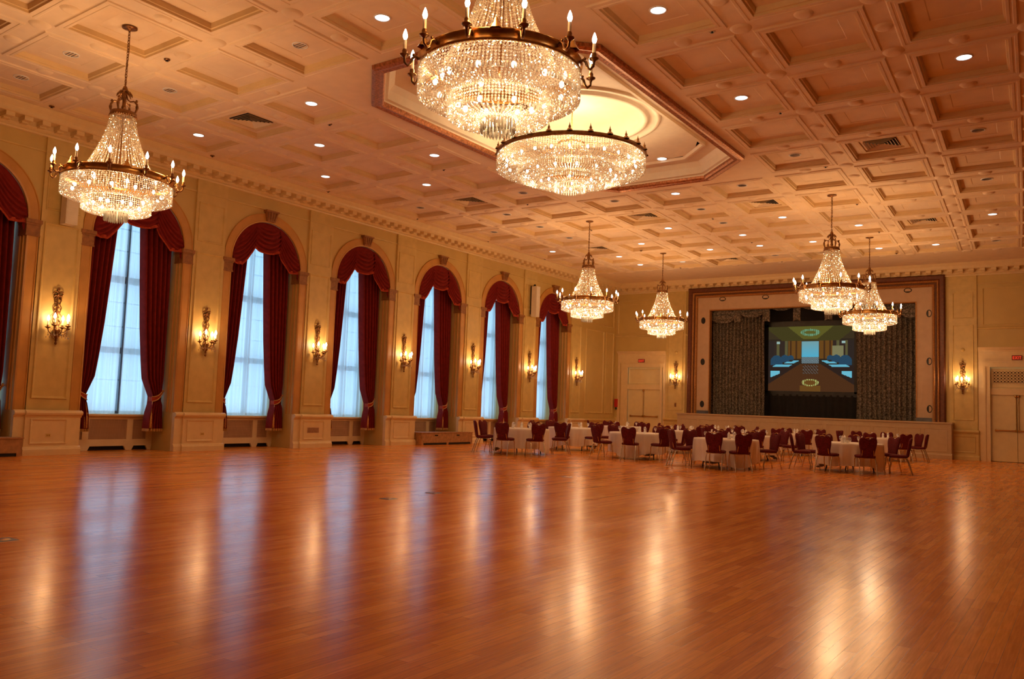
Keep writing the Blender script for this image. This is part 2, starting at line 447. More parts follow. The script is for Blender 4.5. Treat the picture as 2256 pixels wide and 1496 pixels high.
# ------------------------------------------------------------------ window wall with seven arches
NA = 28
b = MB(); rv = MB(); ex = MB()
XO = -19.85
for c in BAY:
    y0, y1 = c - PITCH / 2, c + PITCH / 2
    b.quad((XW, y0, 0), (XW, c - AW, 0), (XW, c - AW, ZS), (XW, y0, ZS))
    b.quad((XW, c + AW, 0), (XW, y1, 0), (XW, y1, ZS), (XW, c + AW, ZS))
    arc = [(c - AW * math.cos(PI * k / NA), ZS + AW * math.sin(PI * k / NA)) for k in range(NA + 1)]
    for k in range(NA):
        b.quad((XW, arc[k][0], arc[k][1]), (XW, arc[k + 1][0], arc[k + 1][1]), (XW, arc[k + 1][0], 7.31), (XW, arc[k][0], 7.31))
    b.quad((XW, y0, ZS), (XW, c - AW, ZS), (XW, c - AW, 7.31), (XW, y0, 7.31))
    b.quad((XW, c + AW, ZS), (XW, y1, ZS), (XW, y1, 7.31), (XW, c + AW, 7.31))
    path = [(c - AW, 0.0), (c - AW, ZS)] + arc[1:-1] + [(c + AW, ZS), (c + AW, 0.0)]
    b.loft([[(XW, y, z) for y, z in path], [(XO, y, z) for y, z in path]], False)
    b.quad((XO + 0.02, c - AW, 0), (XO + 0.02, c + AW, 0), (XO + 0.02, c + AW, 0.86), (XO + 0.02, c - AW, 0.86))
ya, yb_ = BAY[0] - PITCH / 2, BAY[-1] + PITCH / 2
b.quad((XW, YN, 0), (XW, ya, 0), (XW, ya, 7.31), (XW, YN, 7.31))
b.quad((XW, yb_, 0), (XW, YB, 0), (XW, YB, 7.31), (XW, yb_, 7.31))
wall_left = struct(b.build('wall_left', 'wall_cream'))
for n_, c in enumerate(BAY):
    # ochre band round the arch, running down both jambs to the dado
    a = MB(); ro, ri, w = AW + 0.235, AW - 0.004, 0.03
    def band(r, w_): return [(XW + w_, c - r, 0.95)] + [(XW + w_, c - r * math.cos(PI * k / NA), ZS + r * math.sin(PI * k / NA)) for k in range(NA + 1)] + [(XW + w_, c + r, 0.95)]
    a.loft([band(ri, -0.02), band(ri, w), band(ri + 0.035, w + 0.012), band(ri + 0.04, w), band(ro - 0.03, w), band(ro - 0.02, w + 0.015), band(ro, w + 0.01), band(ro, -0.01)], False)
    for xr in (-0.10, -0.24):
        a.tube([(XW + xr, c - (AW - 0.005), 0.95)] + [(XW + xr, c - (AW - 0.005) * math.cos(PI * k / NA), ZS + (AW - 0.005) * math.sin(PI * k / NA)) for k in range(NA + 1)] + [(XW + xr, c + (AW - 0.005), 0.95)], 0.022, 6)
    a.build('archivolt', 'arch_ochre', wall_left)
    k_ = MB()
    zt, zb = 6.50, 6.22
    k_.hexa([(XW - 0.02, c - 0.13, zb), (XW + 0.10, c - 0.13, zb), (XW + 0.10, c + 0.13, zb), (XW - 0.02, c + 0.13, zb),
             (XW - 0.02, c - 0.20, zt), (XW + 0.13, c - 0.20, zt), (XW + 0.13, c + 0.20, zt), (XW - 0.02, c + 0.20, zt)])
    for q in range(4):
        t = -0.12 + 0.08 * q
        k_.tube([(XW + 0.105, c + t * 0.8, zb + 0.03), (XW + 0.13, c + t, (zb + zt) / 2), (XW + 0.135, c + t * 1.25, zt - 0.03)], 0.018, 6)
    k_.box(XW, XW + 0.15, c - 0.215, c + 0.215, zt - 0.02, zt + 0.025)
    k_.build('keystone', 'stone_brown', wall_left)
    for sgn in (-1, 1):
        im = MB()
        u0, u1 = sorted((c + sgn * (AW - 0.03), c + sgn * (AW + 0.25)))
        im.mbox(ML, u0, u1, 4.69, 4.90, -0.3, 0.045)
        im.mbox(ML, u0 - 0.015, u1 + 0.015, 4.90, 4.94, -0.3, 0.06)
        im.mbox(ML, u0 - 0.03, u1 + 0.03, 4.94, 5.02, -0.3, 0.085)
        im.mbox(ML, u0 - 0.01, u1 + 0.01, 4.66, 4.69, -0.3, 0.06)
        im.build('impost', 'stone_brown', wall_left)
RAIL = [(0.80, 0.0), (0.82, 0.015), (0.84, 0.02), (0.86, 0.06), (0.90, 0.075), (0.935, 0.06), (0.945, 0.03), (0.96, 0.0)]
PLINTH = [(0.0, 0.0), (0.0, 0.06), (0.12, 0.06), (0.135, 0.045), (0.165, 0.035), (0.185, 0.0)]
def off(mp, d): return lambda u, v, w: mp(u, v, w + d)
bl = MB(); cr = MB()
for k, c in enumerate(PIER):
    p = MB()
    p.mbox(ML, c - 0.45, c + 0.45, 0.95, 6.93, -0.02, 0.055)
    q = off(ML, 0.055)
    p.frame(q, c - 0.375, c + 0.375, 1.20, 5.02, 0.06, 0.028)
    p.frame(q, c - 0.375, c + 0.375, 5.29, 6.30, 0.05, 0.022)
    p.mbox(ML, c - 0.46, c + 0.46, 6.53, 6.56, 0, 0.075)
    p.build('pilaster', 'panel_cream', wall_left)
    d = MB()
    d.mbox(ML, c - 0.70, c + 0.70, 0, 0.82, -0.02, 0.105)
    d.mbox(ML, c - 0.49, c + 0.49, 0, 0.82, 0, 0.155)
    q2, q3 = off(ML, 0.105), off(ML, 0.155)
    d.run(q2, c - 0.715, c + 0.715, RAIL); d.run(q3, c - 0.505, c + 0.505, RAIL)
    d.run(q2, c - 0.72, c + 0.72, PLINTH); d.run(q3, c - 0.52, c + 0.52, PLINTH)
    d.mbox(ML, c - 0.70, c + 0.70, 0.82, 0.945, -0.02, 0.11); d.mbox(ML, c - 0.49, c + 0.49, 0.82, 0.945, 0, 0.16)
    d.frame(q3, c - 0.385, c + 0.385, 0.235, 0.775, 0.05, 0.022)
    d.build('pedestal', 'trim_cream', wall_left)
# plain stretch of window wall beyond the last pilaster
e = MB()
e.mbox(ML, 31.77, YB, 0, 0.82, -0.02, 0.06); e.mbox(ML, 31.77, YB, 0.82, 0.945, -0.02, 0.065)
e.run(off(ML, 0.06), 31.77, YB, RAIL); e.run(off(ML, 0.06), 31.77, YB, PLINTH)
e.frame(ML, 32.0, 33.65, 1.2, 5.0, 0.07, 0.03); e.frame(ML, 33.85, 34.6, 1.2, 5.0, 0.06, 0.03)
e.frame(ML, 32.0, 34.6, 5.25, 6.3, 0.06, 0.025)
e.mbox(ML, 31.77, YB, 6.53, 6.56, 0, 0.03)
e.build('panelling', 'panel_cream', wall_left)
# frieze line
for c in BAY:
    g = None
fz = MB(); fz.run(ML, YN, YB, [(6.525, 0.0), (6.535, 0.03), (6.56, 0.035), (6.57, 0.0)])
fz.build('frieze_moulding', 'panel_cream', wall_left)

# ------------------------------------------------------------------ cornices with modillions
def cornice(name, mp, u0, u1, step, ph=0.0):
    m = MB()
    m.run(mp, u0, u1, [(6.86, 0.0), (6.87, 0.06), (6.90, 0.07), (6.93, 0.05), (6.96, 0.10), (6.985, 0.12), (7.085, 0.12), (7.085, 0.43), (7.10, 0.455), (7.16, 0.46), (7.20, 0.475), (7.26, 0.52), (7.30, 0.545), (7.32, 0.545), (7.32, 0.0)])
    u = u0 + ph
    while u < u1 - 0.2:
        m.mbox(mp, u, u + 0.17, 6.995, 7.09, 0.10, 0.40)
        m.mbox(mp, u + 0.02, u + 0.15, 6.965, 7.0, 0.10, 0.25)
        u += step
    return struct(m.build(name, 'trim_cream'))
cornice('trim_2', ML, YN, YB, 0.36)
cornice('trim_3', MK, XW, XR, 0.36, 0.1)

# ------------------------------------------------------------------ stage wall: opening for the stage, two double doors
SX0, SX1, SZ0, SZ1 = -13.80, -5.10, 1.36, 6.19       # opening
holes = [(SX0, SX1, SZ0, SZ1), (-17.83, -16.15, 0.0, 3.40), (-3.02, -1.35, 0.0, 3.44)]
us = sorted({XW, XR, *[h[0] for h in holes], *[h[1] for h in holes]}); vs_ = sorted({0.0, 7.31, *[h[2] for h in holes], *[h[3] for h in holes]})
b = MB()
for a in range(len(us) - 1):
    for d in range(len(vs_) - 1):
        cu, cv = (us[a] + us[a + 1]) / 2, (vs_[d] + vs_[d + 1]) / 2
        if any(h[0] < cu < h[1] and h[2] < cv < h[3] for h in holes): continue
        b.quad(MK(us[a], vs_[d], 0), MK(us[a + 1], vs_[d], 0), MK(us[a + 1], vs_[d + 1], 0), MK(us[a], vs_[d + 1], 0))
wall_back = struct(b.build('wall_back', 'wall_cream'))
pn = MB()
for (c, d0, d1) in ((-15.37, -15.87, -14.92), (-3.90, -4.35, -3.42)):
    pn.mbox(MK, d0, d1, 1.10, 6.93, -0.02, 0.05); q = off(MK, 0.05)
    pn.frame(q, d0 + 0.12, d1 - 0.12, 1.46, 5.02, 0.05, 0.022); pn.frame(q, d0 + 0.12, d1 - 0.12, 5.25, 6.25, 0.05, 0.022)
    pn.mbox(MK, d0 - 0.03, d1 + 0.03, 0, 1.02, -0.02, 0.09); pn.run(lambda u, v, w: MK(u, v + 0.15, w + 0.09), d0 - 0.04, d1 + 0.04, RAIL)
    pn.mbox(MK, d0 - 0.03, d1 + 0.03, 1.0, 1.095, -0.02, 0.095)
    pn.run(off(MK, 0.09), d0 - 0.05, d1 + 0.05, PLINTH); pn.frame(off(MK, 0.09), d0 + 0.08, d1 - 0.08, 0.27, 0.88, 0.05, 0.02)
pn.frame(MK, -18.40, -15.98, 4.98, 6.40, 0.06, 0.025); pn.frame(MK, -3.25, 0.6, 4.98, 6.40, 0.06, 0.025)
pn.run(MK, XW, -14.8, [(4.84, 0), (4.85, 0.04), (4.90, 0.05), (4.93, 0)]); pn.run(MK, -3.40, XR, [(4.84, 0), (4.85, 0.04), (4.90, 0.05), (4.93, 0)])
pn.run(MK, XW, -14.8, [(6.525, 0.0), (6.535, 0.03), (6.56, 0.035), (6.57, 0.0)]); pn.run(MK, -4.45, XR, [(6.525, 0.0), (6.535, 0.03), (6.56, 0.035), (6.57, 0.0)])
pn.mbox(MK, 0.45, XR, 0, 1.02, -0.02, 0.06); pn.mbox(MK, -3.44, -3.36, 0, 1.09, -0.02, 0.06); pn.mbox(MK, -18.5, -18.31, 0, 1.05, -0.02, 0.06)
pn.build('panelling', 'panel_cream', wall_back)
for nm, q in (('wall_right', [(XR, YN, 0), (XR, YB, 0), (XR, YB, 7.31), (XR, YN, 7.31)]), ('wall_front', [(XW - 0.05, YN, 0), (XR, YN, 0), (XR, YN, 7.31), (XW - 0.05, YN, 7.31)])):
    b = MB(); b.quad(*q); struct(b.build(nm, 'low_bounce_dark'))  # out of view, coloured dark to reduce the light they bounce back

# door surrounds and the two pairs of doors
def doors(nm, x0, x1, fx0, fx1, cx0, cx1, ztop, ztrans, zfr, zcas, grille, label):
    root = thing(nm, None, None); struct(root); root['label'] = label
    f = MB()
    for (a, d) in ((fx0, x0), (x1, fx1)):
        f.mbox(MK, a, d, 0, ztrans, -0.06, 0.05)
        f.mbox(MK, a + 0.03 if a == fx0 else a + 0.14, d - 0.14 if a == fx0 else d - 0.03, 0, ztrans, 0, 0.075)
    f.mbox(MK, fx0, fx1, ztrans, zfr, -0.06, 0.05)
    f.mbox(MK, fx0, fx1, zfr - 0.05, zfr, 0, 0.08)
    f.mbox(MK, x0, x1, ztop, ztop + 0.22, -0.12, -0.03)
    f.mbox(MK, cx0 + 0.08, cx1 - 0.08, zfr, zcas - 0.15, 0, 0.035)
    f.run(MK, cx0, cx1, [(zcas - 0.17, 0), (zcas - 0.15, 0.05), (zcas - 0.10, 0.07), (zcas - 0.06, 0.13), (zcas, 0.17), (zcas + 0.02, 0)])
    for s in (cx0, cx1 - 0.14):
        f.mbox(MK, s, s + 0.14, 0, zcas - 0.15, 0, 0.03)
    f.build('door_frame', 'trim_cream', root)
    t = MB(); t.mbox(MK, x0, x1, ztop + 0.22, ztrans, -0.14, -0.09); t.frame(off(MK, -0.09), x0 + 0.04, x1 - 0.04, ztop + 0.26, ztrans - 0.05, 0.05, 0.02)
    tr = t.build('transom_panel', 'door_cream', root)
    if grille:
        g = MB(); g.mbox(MK, x0 + 0.08, x1 - 0.08, 2.86, 3.29, -0.088, -0.082); g.build('grille_back', 'dark_void', tr)
        g = MB()
        nx = int((x1 - x0 - 0.16) / 0.108)
        for i in range(nx):
            for j in range(4):
                cx, cz = x0 + 0.134 + 0.108 * i, 2.914 + 0.108 * j
                g.tube([MK(cx + 0.038 * math.cos(2 * PI * k / 10), cz + 0.038 * math.sin(2 * PI * k / 10), -0.075) for k in range(10)], 0.014, 5, closed=True)
        for i in range(nx + 1):
            u = x0 + 0.08 + 0.108 * i; g.mbox(MK, u - 0.006, u + 0.006, 2.86, 3.29, -0.08, -0.07)
        for j in range(5):
            v = 2.86 + 0.108 * j; g.mbox(MK, x0 + 0.08, x1 - 0.08, v - 0.006, v + 0.006, -0.08, -0.07)
        g.build('grille', 'trim_cream', tr)
    mid = (x0 + x1) / 2
    for s in (0, 1):
        a, d = (x0, mid - 0.006) if s == 0 else (mid + 0.006, x1)
        l = MB(); l.mbox(MK, a, d, 0.015, ztop, -0.14, -0.09)
        leaf = l.build('door_leaf', 'door_cream', root)
        h = MB()
        ua, ud = (a + 0.14, d - 0.02) if s == 0 else (a + 0.02, d - 0.14)
        h.tube([MK(ua, 1.14, -0.03), MK(ud, 1.14, -0.03)], 0.022, 8)
        for u in (ua + 0.02, ud - 0.02): h.mbox(MK, u - 0.03, u + 0.03, 1.10, 1.18, -0.09, -0.02)
        h.build('push_bar', 'brass', leaf)
        if s == 0 or grille:
            v = MB(); u = d - 0.03 if s == 0 else a + 0.04
            v.tube([MK(u, 1.16, -0.075), MK(u, ztop - 0.06, -0.075)], 0.014, 6)
            v.ell(MK(u, ztop - 0.05, -0.06), 0.05, 0.03, 0.055, 8, 6)
            v.build('latch_rod', 'brass', leaf)
    return root
doors('door_1', -17.83, -16.15, -18.16, -15.98, -18.34, -15.88, 2.38, 3.40, 3.62, 4.14, False, 'cream double door with brass push bars left of the stage')
doors('door_2', -3.02, -1.35, -3.26, -1.11, -3.40, -0.95, 2.43, 3.44, 3.66, 4.16, True, 'cream double door with round-pattern transom grille right of the stage')
b = MB(); b.box(-18.0, -16.0, YB + 0.16, YB + 0.2, 0, 3.5); b.box(-3.2, -1.2, YB + 0.16, YB + 0.2, 0, 3.5); struct(b.build('wall_behind_doors', 'stage_black'))

# ------------------------------------------------------------------ stage, proscenium, drapes, screen
st = MB()
SL, SR, SF = -15.02, -4.22, YB - 0.62
st.box(SL, SR, SF, YB + 0.05, 0, 1.30)
st.box(SL - 0.03, SR + 0.03, SF - 0.04, YB + 0.05, 1.30, 1.36)
MS = lambda u, v, w: (u, SF - w, v)
st.run(MS, SL - 0.02, SR + 0.02, [(0, 0), (0, 0.05), (0.15, 0.05), (0.19, 0.03), (0.21, 0)])
nP = 12
for k in range(nP):
    u0 = SL + 0.08 + (SR - SL - 0.16) * k / nP; st.frame(MS, u0 + 0.05, u0 + (SR - SL - 0.16) / nP - 0.05, 0.27, 1.12, 0.035, 0.012)
struct(tag(st.build('stage', 'stage_cream'), 'long cream panelled stage front below the proscenium'))
b = MB()
b.box(SX0 - 1.2, SX1 + 1.2, YB + 0.02, YB + 4.5, 1.30, 1.355)
b.quad((SX0 - 1.2, YB + 4.5, 1.3), (SX1 + 1.2, YB + 4.5, 1.3), (SX1 + 1.2, YB + 4.5, 7.2), (SX0 - 1.2, YB + 4.5, 7.2))
b.quad((SX0 - 1.2, YB + 0.02, 1.3), (SX0 - 1.2, YB + 4.5, 1.3), (SX0 - 1.2, YB + 4.5, 7.2), (SX0 - 1.2, YB + 0.02, 7.2))
b.quad((SX1 + 1.2, YB + 4.5, 1.3), (SX1 + 1.2, YB + 0.02, 1.3), (SX1 + 1.2, YB + 0.02, 7.2), (SX1 + 1.2, YB + 4.5, 7.2))
b.quad((SX0 - 1.2, YB + 0.02, 7.2), (SX1 + 1.2, YB + 0.02, 7.2), (SX1 + 1.2, YB + 4.5, 7.2), (SX0 - 1.2, YB + 4.5, 7.2))
struct(b.build('wall_stage', 'stage_black'))
# proscenium: oxblood outer band, gilt ropes, pale flat band with dark oval vents
PX0, PX1, PZ1 = -14.80, -4.47, 6.95
def pros(d, w):  # an upside-down U, d inwards from the outer edge
    return [MK(PX0 + d, 1.36, w), MK(PX0 + d, PZ1 - d, w), MK(PX1 - d, PZ1 - d, w), MK(PX1 - d, 1.36, w)]
p = MB(); p.loft([pros(0, 0), pros(0, 0.13), pros(0.04, 0.16), pros(0.16, 0.16), pros(0.20, 0.12)], False)
pro = struct(tag(p.build('trim_4', 'oxblood_wood'), 'red-brown and gilt proscenium frame around the stage opening'))
for d0, mt in ((0.20, 'gilt_wood'), (0.30, 'oxblood_wood'), (0.345, 'gilt_wood')):
    p = MB(); p.loft([pros(d0, 0.05), pros(d0, 0.13), pros(d0 + 0.03, 0.155), pros(d0 + 0.07, 0.13), pros(d0 + 0.10, 0.06)] if mt != 'oxblood_wood' else [pros(d0, 0.0), pros(d0, 0.09), pros(d0 + 0.05, 0.09), pros(d0 + 0.05, 0.0)], False)
    p.build('gilt_moulding' if mt == 'gilt_wood' else 'dark_moulding', mt, pro)
p = MB(); p.loft([pros(0.44, 0.0), pros(0.44, 0.07), pros(0.47, 0.075), pros(0.97, 0.06), pros(1.0, 0.06), pros(1.0, -0.1)], False)
for v in (4.95, 5.78):
    for (a, d) in ((PX0 + 0.46, PX0 + 0.78), (PX1 - 0.78, PX1 - 0.46)): p.mbox(MK, a, d, v, v + 0.02, 0.06, 0.078)
p.build('flat_band', 'proscenium_pink', pro)
p = MB(); p.loft([pros(0.985, 0.05), pros(0.98, 0.08), pros(1.02, 0.085), pros(1.03, -0.12)], False)
p.build('inner_bead', 'gilt_wood', pro)
for (x, z) in ((-14.10, 5.49), (-14.10, 3.65), (-14.10, 1.78), (-13.22, 6.42), (-11.32, 6.42), (-9.30, 6.42), (-7.40, 6.42), (-5.76, 6.42), (-5.02, 5.49), (-5.02, 3.65), (-5.02, 1.84)):
    v = MB(); rx, rz_ = (0.13, 0.085) if z > 6 else (0.085, 0.13)
    v.loft([[MK(x + rx * s * math.cos(2 * PI * k / 16), z + rz_ * s * math.sin(2 * PI * k / 16), w) for k in range(16)] for s, w in ((1.15, 0.06), (1.1, 0.085), (0.9, 0.085), (0.85, 0.072))], True, True)
    v.add([MK(x + rx * .87 * math.cos(2 * PI * k / 16), z + rz_ * .87 * math.sin(2 * PI * k / 16), 0.072) for k in range(16)], [tuple(range(16))])
    v.build('oval_vent', 'black_metal', pro)
for x in (PX0 + 0.74, PX1 - 0.74):
    v = MB(); v.mbox(MK, x - 0.27, x + 0.27, 1.36, 1.50, 0.05, 0.12); v.build('plinth_block', 'plate_steel', pro)
def drape(nm, x0, x1, y, z0, z1, n, amp, label):
    g = MB(); rnd = random.Random(int(x0 * 100)); ph = [rnd.uniform(-0.6, 0.6) for _ in range(n + 2)]
    def fn(u, v):
        t = u * n; k = int(min(t, n - 1)); s = math.sin(2 * PI * t + ph[k] * math.sin(PI * (t - k)))
        return (x0 + (x1 - x0) * u + 0.02 * math.sin(7 * u + 5 * v), y + amp * s * (0.8 + 0.3 * v) + 0.05 * math.sin(9 * u), z0 + (z1 - z0) * v)
    g.grid(fn, n * 8, 6)
    return tag(g.build(nm, 'stage_brocade'), label, 'stage curtain')
drape('stage_drape', SX0 - 0.15, -11.55, YB + 0.55, 1.37, 6.1, 15, 0.085, 'grey-brown patterned stage drape hanging left of the projection screen')
drape('stage_drape', -7.78, SX1 + 0.15, YB + 0.55, 1.37, 6.1, 15, 0.085, 'grey-brown patterned stage drape hanging right of the projection screen')
vb = thing('stage_valance', 'swagged grey-brown patterned valance across the top of the stage', 'valance', (-9.45, YB + 0.32, 6.2))
ns = 7; wS = (SX1 - SX0 + 0.3) / ns
for k in range(ns):
    x0 = SX0 - 0.15 + wS * k
    g = MB()
    def fn(u, v, x0=x0):
        zt = 6.26; sag = (1 - (2 * u - 1) ** 2)
        zb = 5.42 + 0.28 * (1 - sag) * 0 + (0.42 if 1.5 < k < 5 else 0.16) * 1.0 - 0.0 + 0.30 * (abs(2 * u - 1) ** 2.2) - (0.22 if k in (0, 6) else 0)
        z = zt + (zb - zt) * v
        return (x0 + wS * u + 9.45, -0.12 * sag * v + 0.035 * math.sin(2 * PI * 4.5 * (v - 0.25 * (2 * u - 1) ** 2)), z - 6.2)
    g.grid(fn, 16, 28); g.build('swag', 'stage_brocade', vb)
    g = MB()
    def fn(u, v, x0=x0):
        return (x0 + (u - 0.5) * 0.30 + 9.45, -0.08 + 0.03 * math.sin(u * 20), 6.05 - 6.2 - v * (0.62 + 0.1 * abs(u - 0.5)))
    if k not in (0,): g.grid(fn, 12, 4); g.build('jabot', 'stage_brocade', vb)
# projection screen with its black frame and skirt, showing a meeting room
YS = YB + 1.18
sc = thing('projection_screen', 'lit projection screen showing a boardroom, hung in the stage opening', 'screen', (-9.79, YS, 1.36))
MSc = lambda u, v, w: (u + 9.79, -w, v - 1.36)
f = MB()
for (a, d, z0, z1) in ((-11.76, -11.57, 2.38, 5.36), (-8.00, -7.80, 2.38, 5.36), (-11.76, -7.80, 5.25, 5.48), (-11.76, -7.80, 2.25, 2.46)): f.mbox(MSc, a, d, z0, z1, -0.02, 0.03)
f.build('screen_frame', 'black_metal', sc)
f = MB()
f.grid(lambda u, v: MSc(-11.78 + 4.0 * u, 1.37 + 0.95 * v, 0.02 + 0.02 * math.sin(u * 90)), 120, 2); f.build('black_skirt', 'stage_black', sc)
f = MB(); f.mbox(MSc, -11.7, -7.86, 5.48, 6.1, -0.1, -0.02); f.build('top_mask', 'stage_black', sc)
def picture():
    W_, H_ = 150, 112
    def px(u, v):  # u right, v up, both 0..1
        X, Y = u - 0.5, v - 0.53
        aX = abs(X)
        col = (0.030, 0.020, 0.012)
        if Y > 0 and aX < 0.10 + Y * 1.05 * 0.9 and v > 0.78 - 0.0: col = (0.055, 0.045, 0.012)        # ceiling
        elif v > 0.80: col = (0.045, 0.030, 0.014)
        if v > 0.78 and aX < 0.06 + (v - 0.78) * 0.95 and v > 0.80: col = (0.11, 0.10, 0.018)
        if v > 0.82 and ((X / 0.115) ** 2 + ((v - 0.905) / 0.055) ** 2) < 1 and ((X / 0.07) ** 2 + ((v - 0.905) / 0.025) ** 2) > 1: col = (0.16, 0.34, 0.20) if int(u * 90) % 2 else (0.09, 0.16, 0.07)
        if 0.50 < v < 0.78:
            if aX > 0.10: col = (0.14, 0.06, 0.012) if int(u * 46) % 3 else (0.06, 0.026, 0.010)         # curtains
            if aX > 0.26: col = (0.035, 0.022, 0.016) if int(u * 30) % 3 else (0.10, 0.09, 0.035)
            if aX > 0.43: col = (0.03, 0.02, 0.016)
            if X > 0.25 and X < 0.38 and v < 0.70: col = (0.20, 0.19, 0.09)
        if aX < 0.10 and 0.50 < v < 0.77:
            t = (v - 0.5) / 0.27; col = (0.07 + 0.10 * t, 0.42 - 0.08 * t, 0.62 - 0.25 * t)
        if 0.36 < aX < 0.40 and 0.73 < v < 0.77: col = (0.30, 0.45, 0.42)
        # chairs
        for (cx, cy, w, h) in ((0.40, 0.46, 0.075, 0.095), (0.30, 0.50, 0.05, 0.06), (0.23, 0.515, 0.035, 0.04)):
            if abs(aX - cx) < w and cy - h * 0.9 < v < cy + h and ((aX - cx) / w) ** 2 + (max(0, v - cy) / h) ** 2 < 1: col = (0.022, 0.06, 0.105)
        if aX < 0.10 and 0.43 < v < 0.53: col = (0.16, 0.22, 0.24) if (int(u * 130) + int(v * 90)) % 3 else (0.05, 0.07, 0.08)
        # table, pads, reflections
        if v < 0.42 and aX < 0.12 + (0.42 - v) * 1.2: col = (0.075, 0.028, 0.010)
        if v < 0.40 and aX >= 0.12 + (0.42 - v) * 1.2: col = (0.028, 0.016, 0.012)
        for (cx, cy, w, h) in ((0.33, 0.395, 0.10, 0.018), (0.235, 0.44, 0.06, 0.012), (0.17, 0.465, 0.035, 0.009)):
            if abs(aX - cx + (v - cy) * 1.2) < w and abs(v - cy) < h: col = (0.12, 0.44, 0.58)
        if abs(v - 0.265) < 0.05 and aX > 0.36 and aX < 0.475 and (v - 0.215) > (0.46 - aX) * 0.55: col = (0.14, 0.48, 0.62)
        if aX < 0.09 and 0.27 < v < 0.40: col = (0.12, 0.11, 0.10) if (int(u * 120) + int(v * 80)) % 4 == 0 else (0.06, 0.026, 0.012)
        e = (X / 0.10) ** 2 + ((v - 0.135) / 0.055) ** 2
        if 0.45 < e < 1: col = (0.42, 0.50, 0.16) if int(u * 80) % 2 else (0.18, 0.12, 0.03)
        elif e <= 0.45 or (aX < 0.12 and v < 0.09): col = (0.14, 0.06, 0.012)
        return col
    mb = MB()
    mb.grid(lambda u, v: MSc(-11.57 + 3.57 * u, 2.46 + 2.79 * v, 0.0), W_, H_, False)
    o = mb.build('screen_image', [], sc)
    at = o.data.color_attributes.new('picture', 'FLOAT_COLOR', 'CORNER')
    n = 0
    for j in range(H_):
        for i in range(W_):
            c = px((i + .5) / W_, (j + .5) / H_)
            for q in range(4): at.data[n].color = (*c, 1); n += 1
    def fsh(nt):
        a = N(nt, 'ShaderNodeAttribute'); a.attribute_name = 'picture'
        e = N(nt, 'ShaderNodeEmission'); e.inputs['Strength'].default_value = 0.95
        nt.links.new(a.outputs['Color'], e.inputs['Color']); return e.outputs[0]
    shader('projected_picture', fsh).cycles.emission_sampling = 'NONE'
    o.data.materials.append(M['projected_picture'])
picture()

# exit signs, alarm box, wall plates
def stroke_letters(mb, mp, u, v, h, w):
    t = h * 0.17
    x = u
    mb.mbox(mp, x, x + t, v, v + h, 0, w)
    for k in (0, 0.415, 0.83): mb.mbox(mp, x, x + h * 0.55, v + h * k, v + h * k + t, 0, w)
    x += h * 0.72
    for s in (0, 1):
        a, d = (x, x + h * 0.6) if s == 0 else (x + h * 0.6, x)
        mb.hexa([mp(a - t * .5, v, 0), mp(a + t * .6, v, 0), mp(d + t * .6, v + h, 0), mp(d - t * .5, v + h, 0), mp(a - t * .5, v, w), mp(a + t * .6, v, w), mp(d + t * .6, v + h, w), mp(d - t * .5, v + h, w)])
    x += h * 0.82
    mb.mbox(mp, x, x + t, v, v + h, 0, w); x += h * 0.36
    mb.mbox(mp, x, x + h * 0.6, v + h - t, v + h, 0, w); mb.mbox(mp, x + h * 0.3 - t / 2, x + h * 0.3 + t / 2, v, v + h, 0, w)
for (u, v, lab) in ((-17.10, 3.70, 'small red EXIT sign above the left cream double door'), (-2.17, 3.78, 'small red EXIT sign above the right cream double door')):
    t = thing('exit_sign', lab, 'exit sign', MK(u, v, 0.05))
    mp = lambda a, d, w, u=u, v=v: (a, -w, d)
    m = MB(); m.mbox(mp, -0.155, 0.155, -0.085, 0.085, -0.012, 0.035); m.build('sign_box', 'exit_face', t)
    m = MB(); stroke_letters(m, lambda a, d, w: mp(a, d, w + 0.035), -0.125, -0.055, 0.105, 0.006); m.build('lettering', 'exit_red', t)
t = thing('fire_alarm', 'red fire alarm box with bell on the corner beside the left double door', 'fire alarm', MK(-18.37, 1.42, 0))
m = MB(); m.box(-0.07, 0.07, -0.11, 0, 0.10, 0.48); m.box(-0.055, 0.055, -0.125, -0.11, 0.14, 0.44); m.build('alarm_box', 'fire_red', t)
m = MB(); m.ell((0, -0.06, 0.03), 0.045, 0.045, 0.055); m.tube([(0, -0.05, 0.08), (0, -0.05, 0.12)], 0.02); m.build('bell', 'black_metal', t)
t = thing('wall_plate', 'small brown wall plate beneath the sconce left of the stage', 'wall plate', MK(-15.37, 1.71, 0.05))
m = MB(); m.box(-0.04, 0.04, -0.02, 0, -0.09, 0.09); m.build('plate', 'stone_brown', t)
m = MB(); m.box(-0.012, 0.012, -0.04, -0.02, -0.03, 0.03); m.build('lever', 'black_metal', t)
for (loc, rz, lab) in ((MK(-15.37, 4.08, 0.05), 0, 'round cream plaster disc above the sconce left of the stage'), (MK(-3.90, 4.08, 0.05), 0, 'round cream plaster disc above the sconce right of the stage'), (ML(16.27, 3.62, 0.055), PI / 2, 'round cream plaster disc above the third sconce on the window wall')):
    m = MB()
    m.loft([[(0.075 * s * math.cos(2 * PI * k / 20), -w, 0.075 * s * math.sin(2 * PI * k / 20)) for k in range(20)] for s, w in ((1, 0), (0.95, 0.02), (0.6, 0.012), (0.5, 0.022), (0.01, 0.025))], True, True)
    o = tag(m.build('wall_disc', 'panel_cream'), lab, 'plaster disc'); o.location = loc; o.rotation_euler = (0, 0, rz)
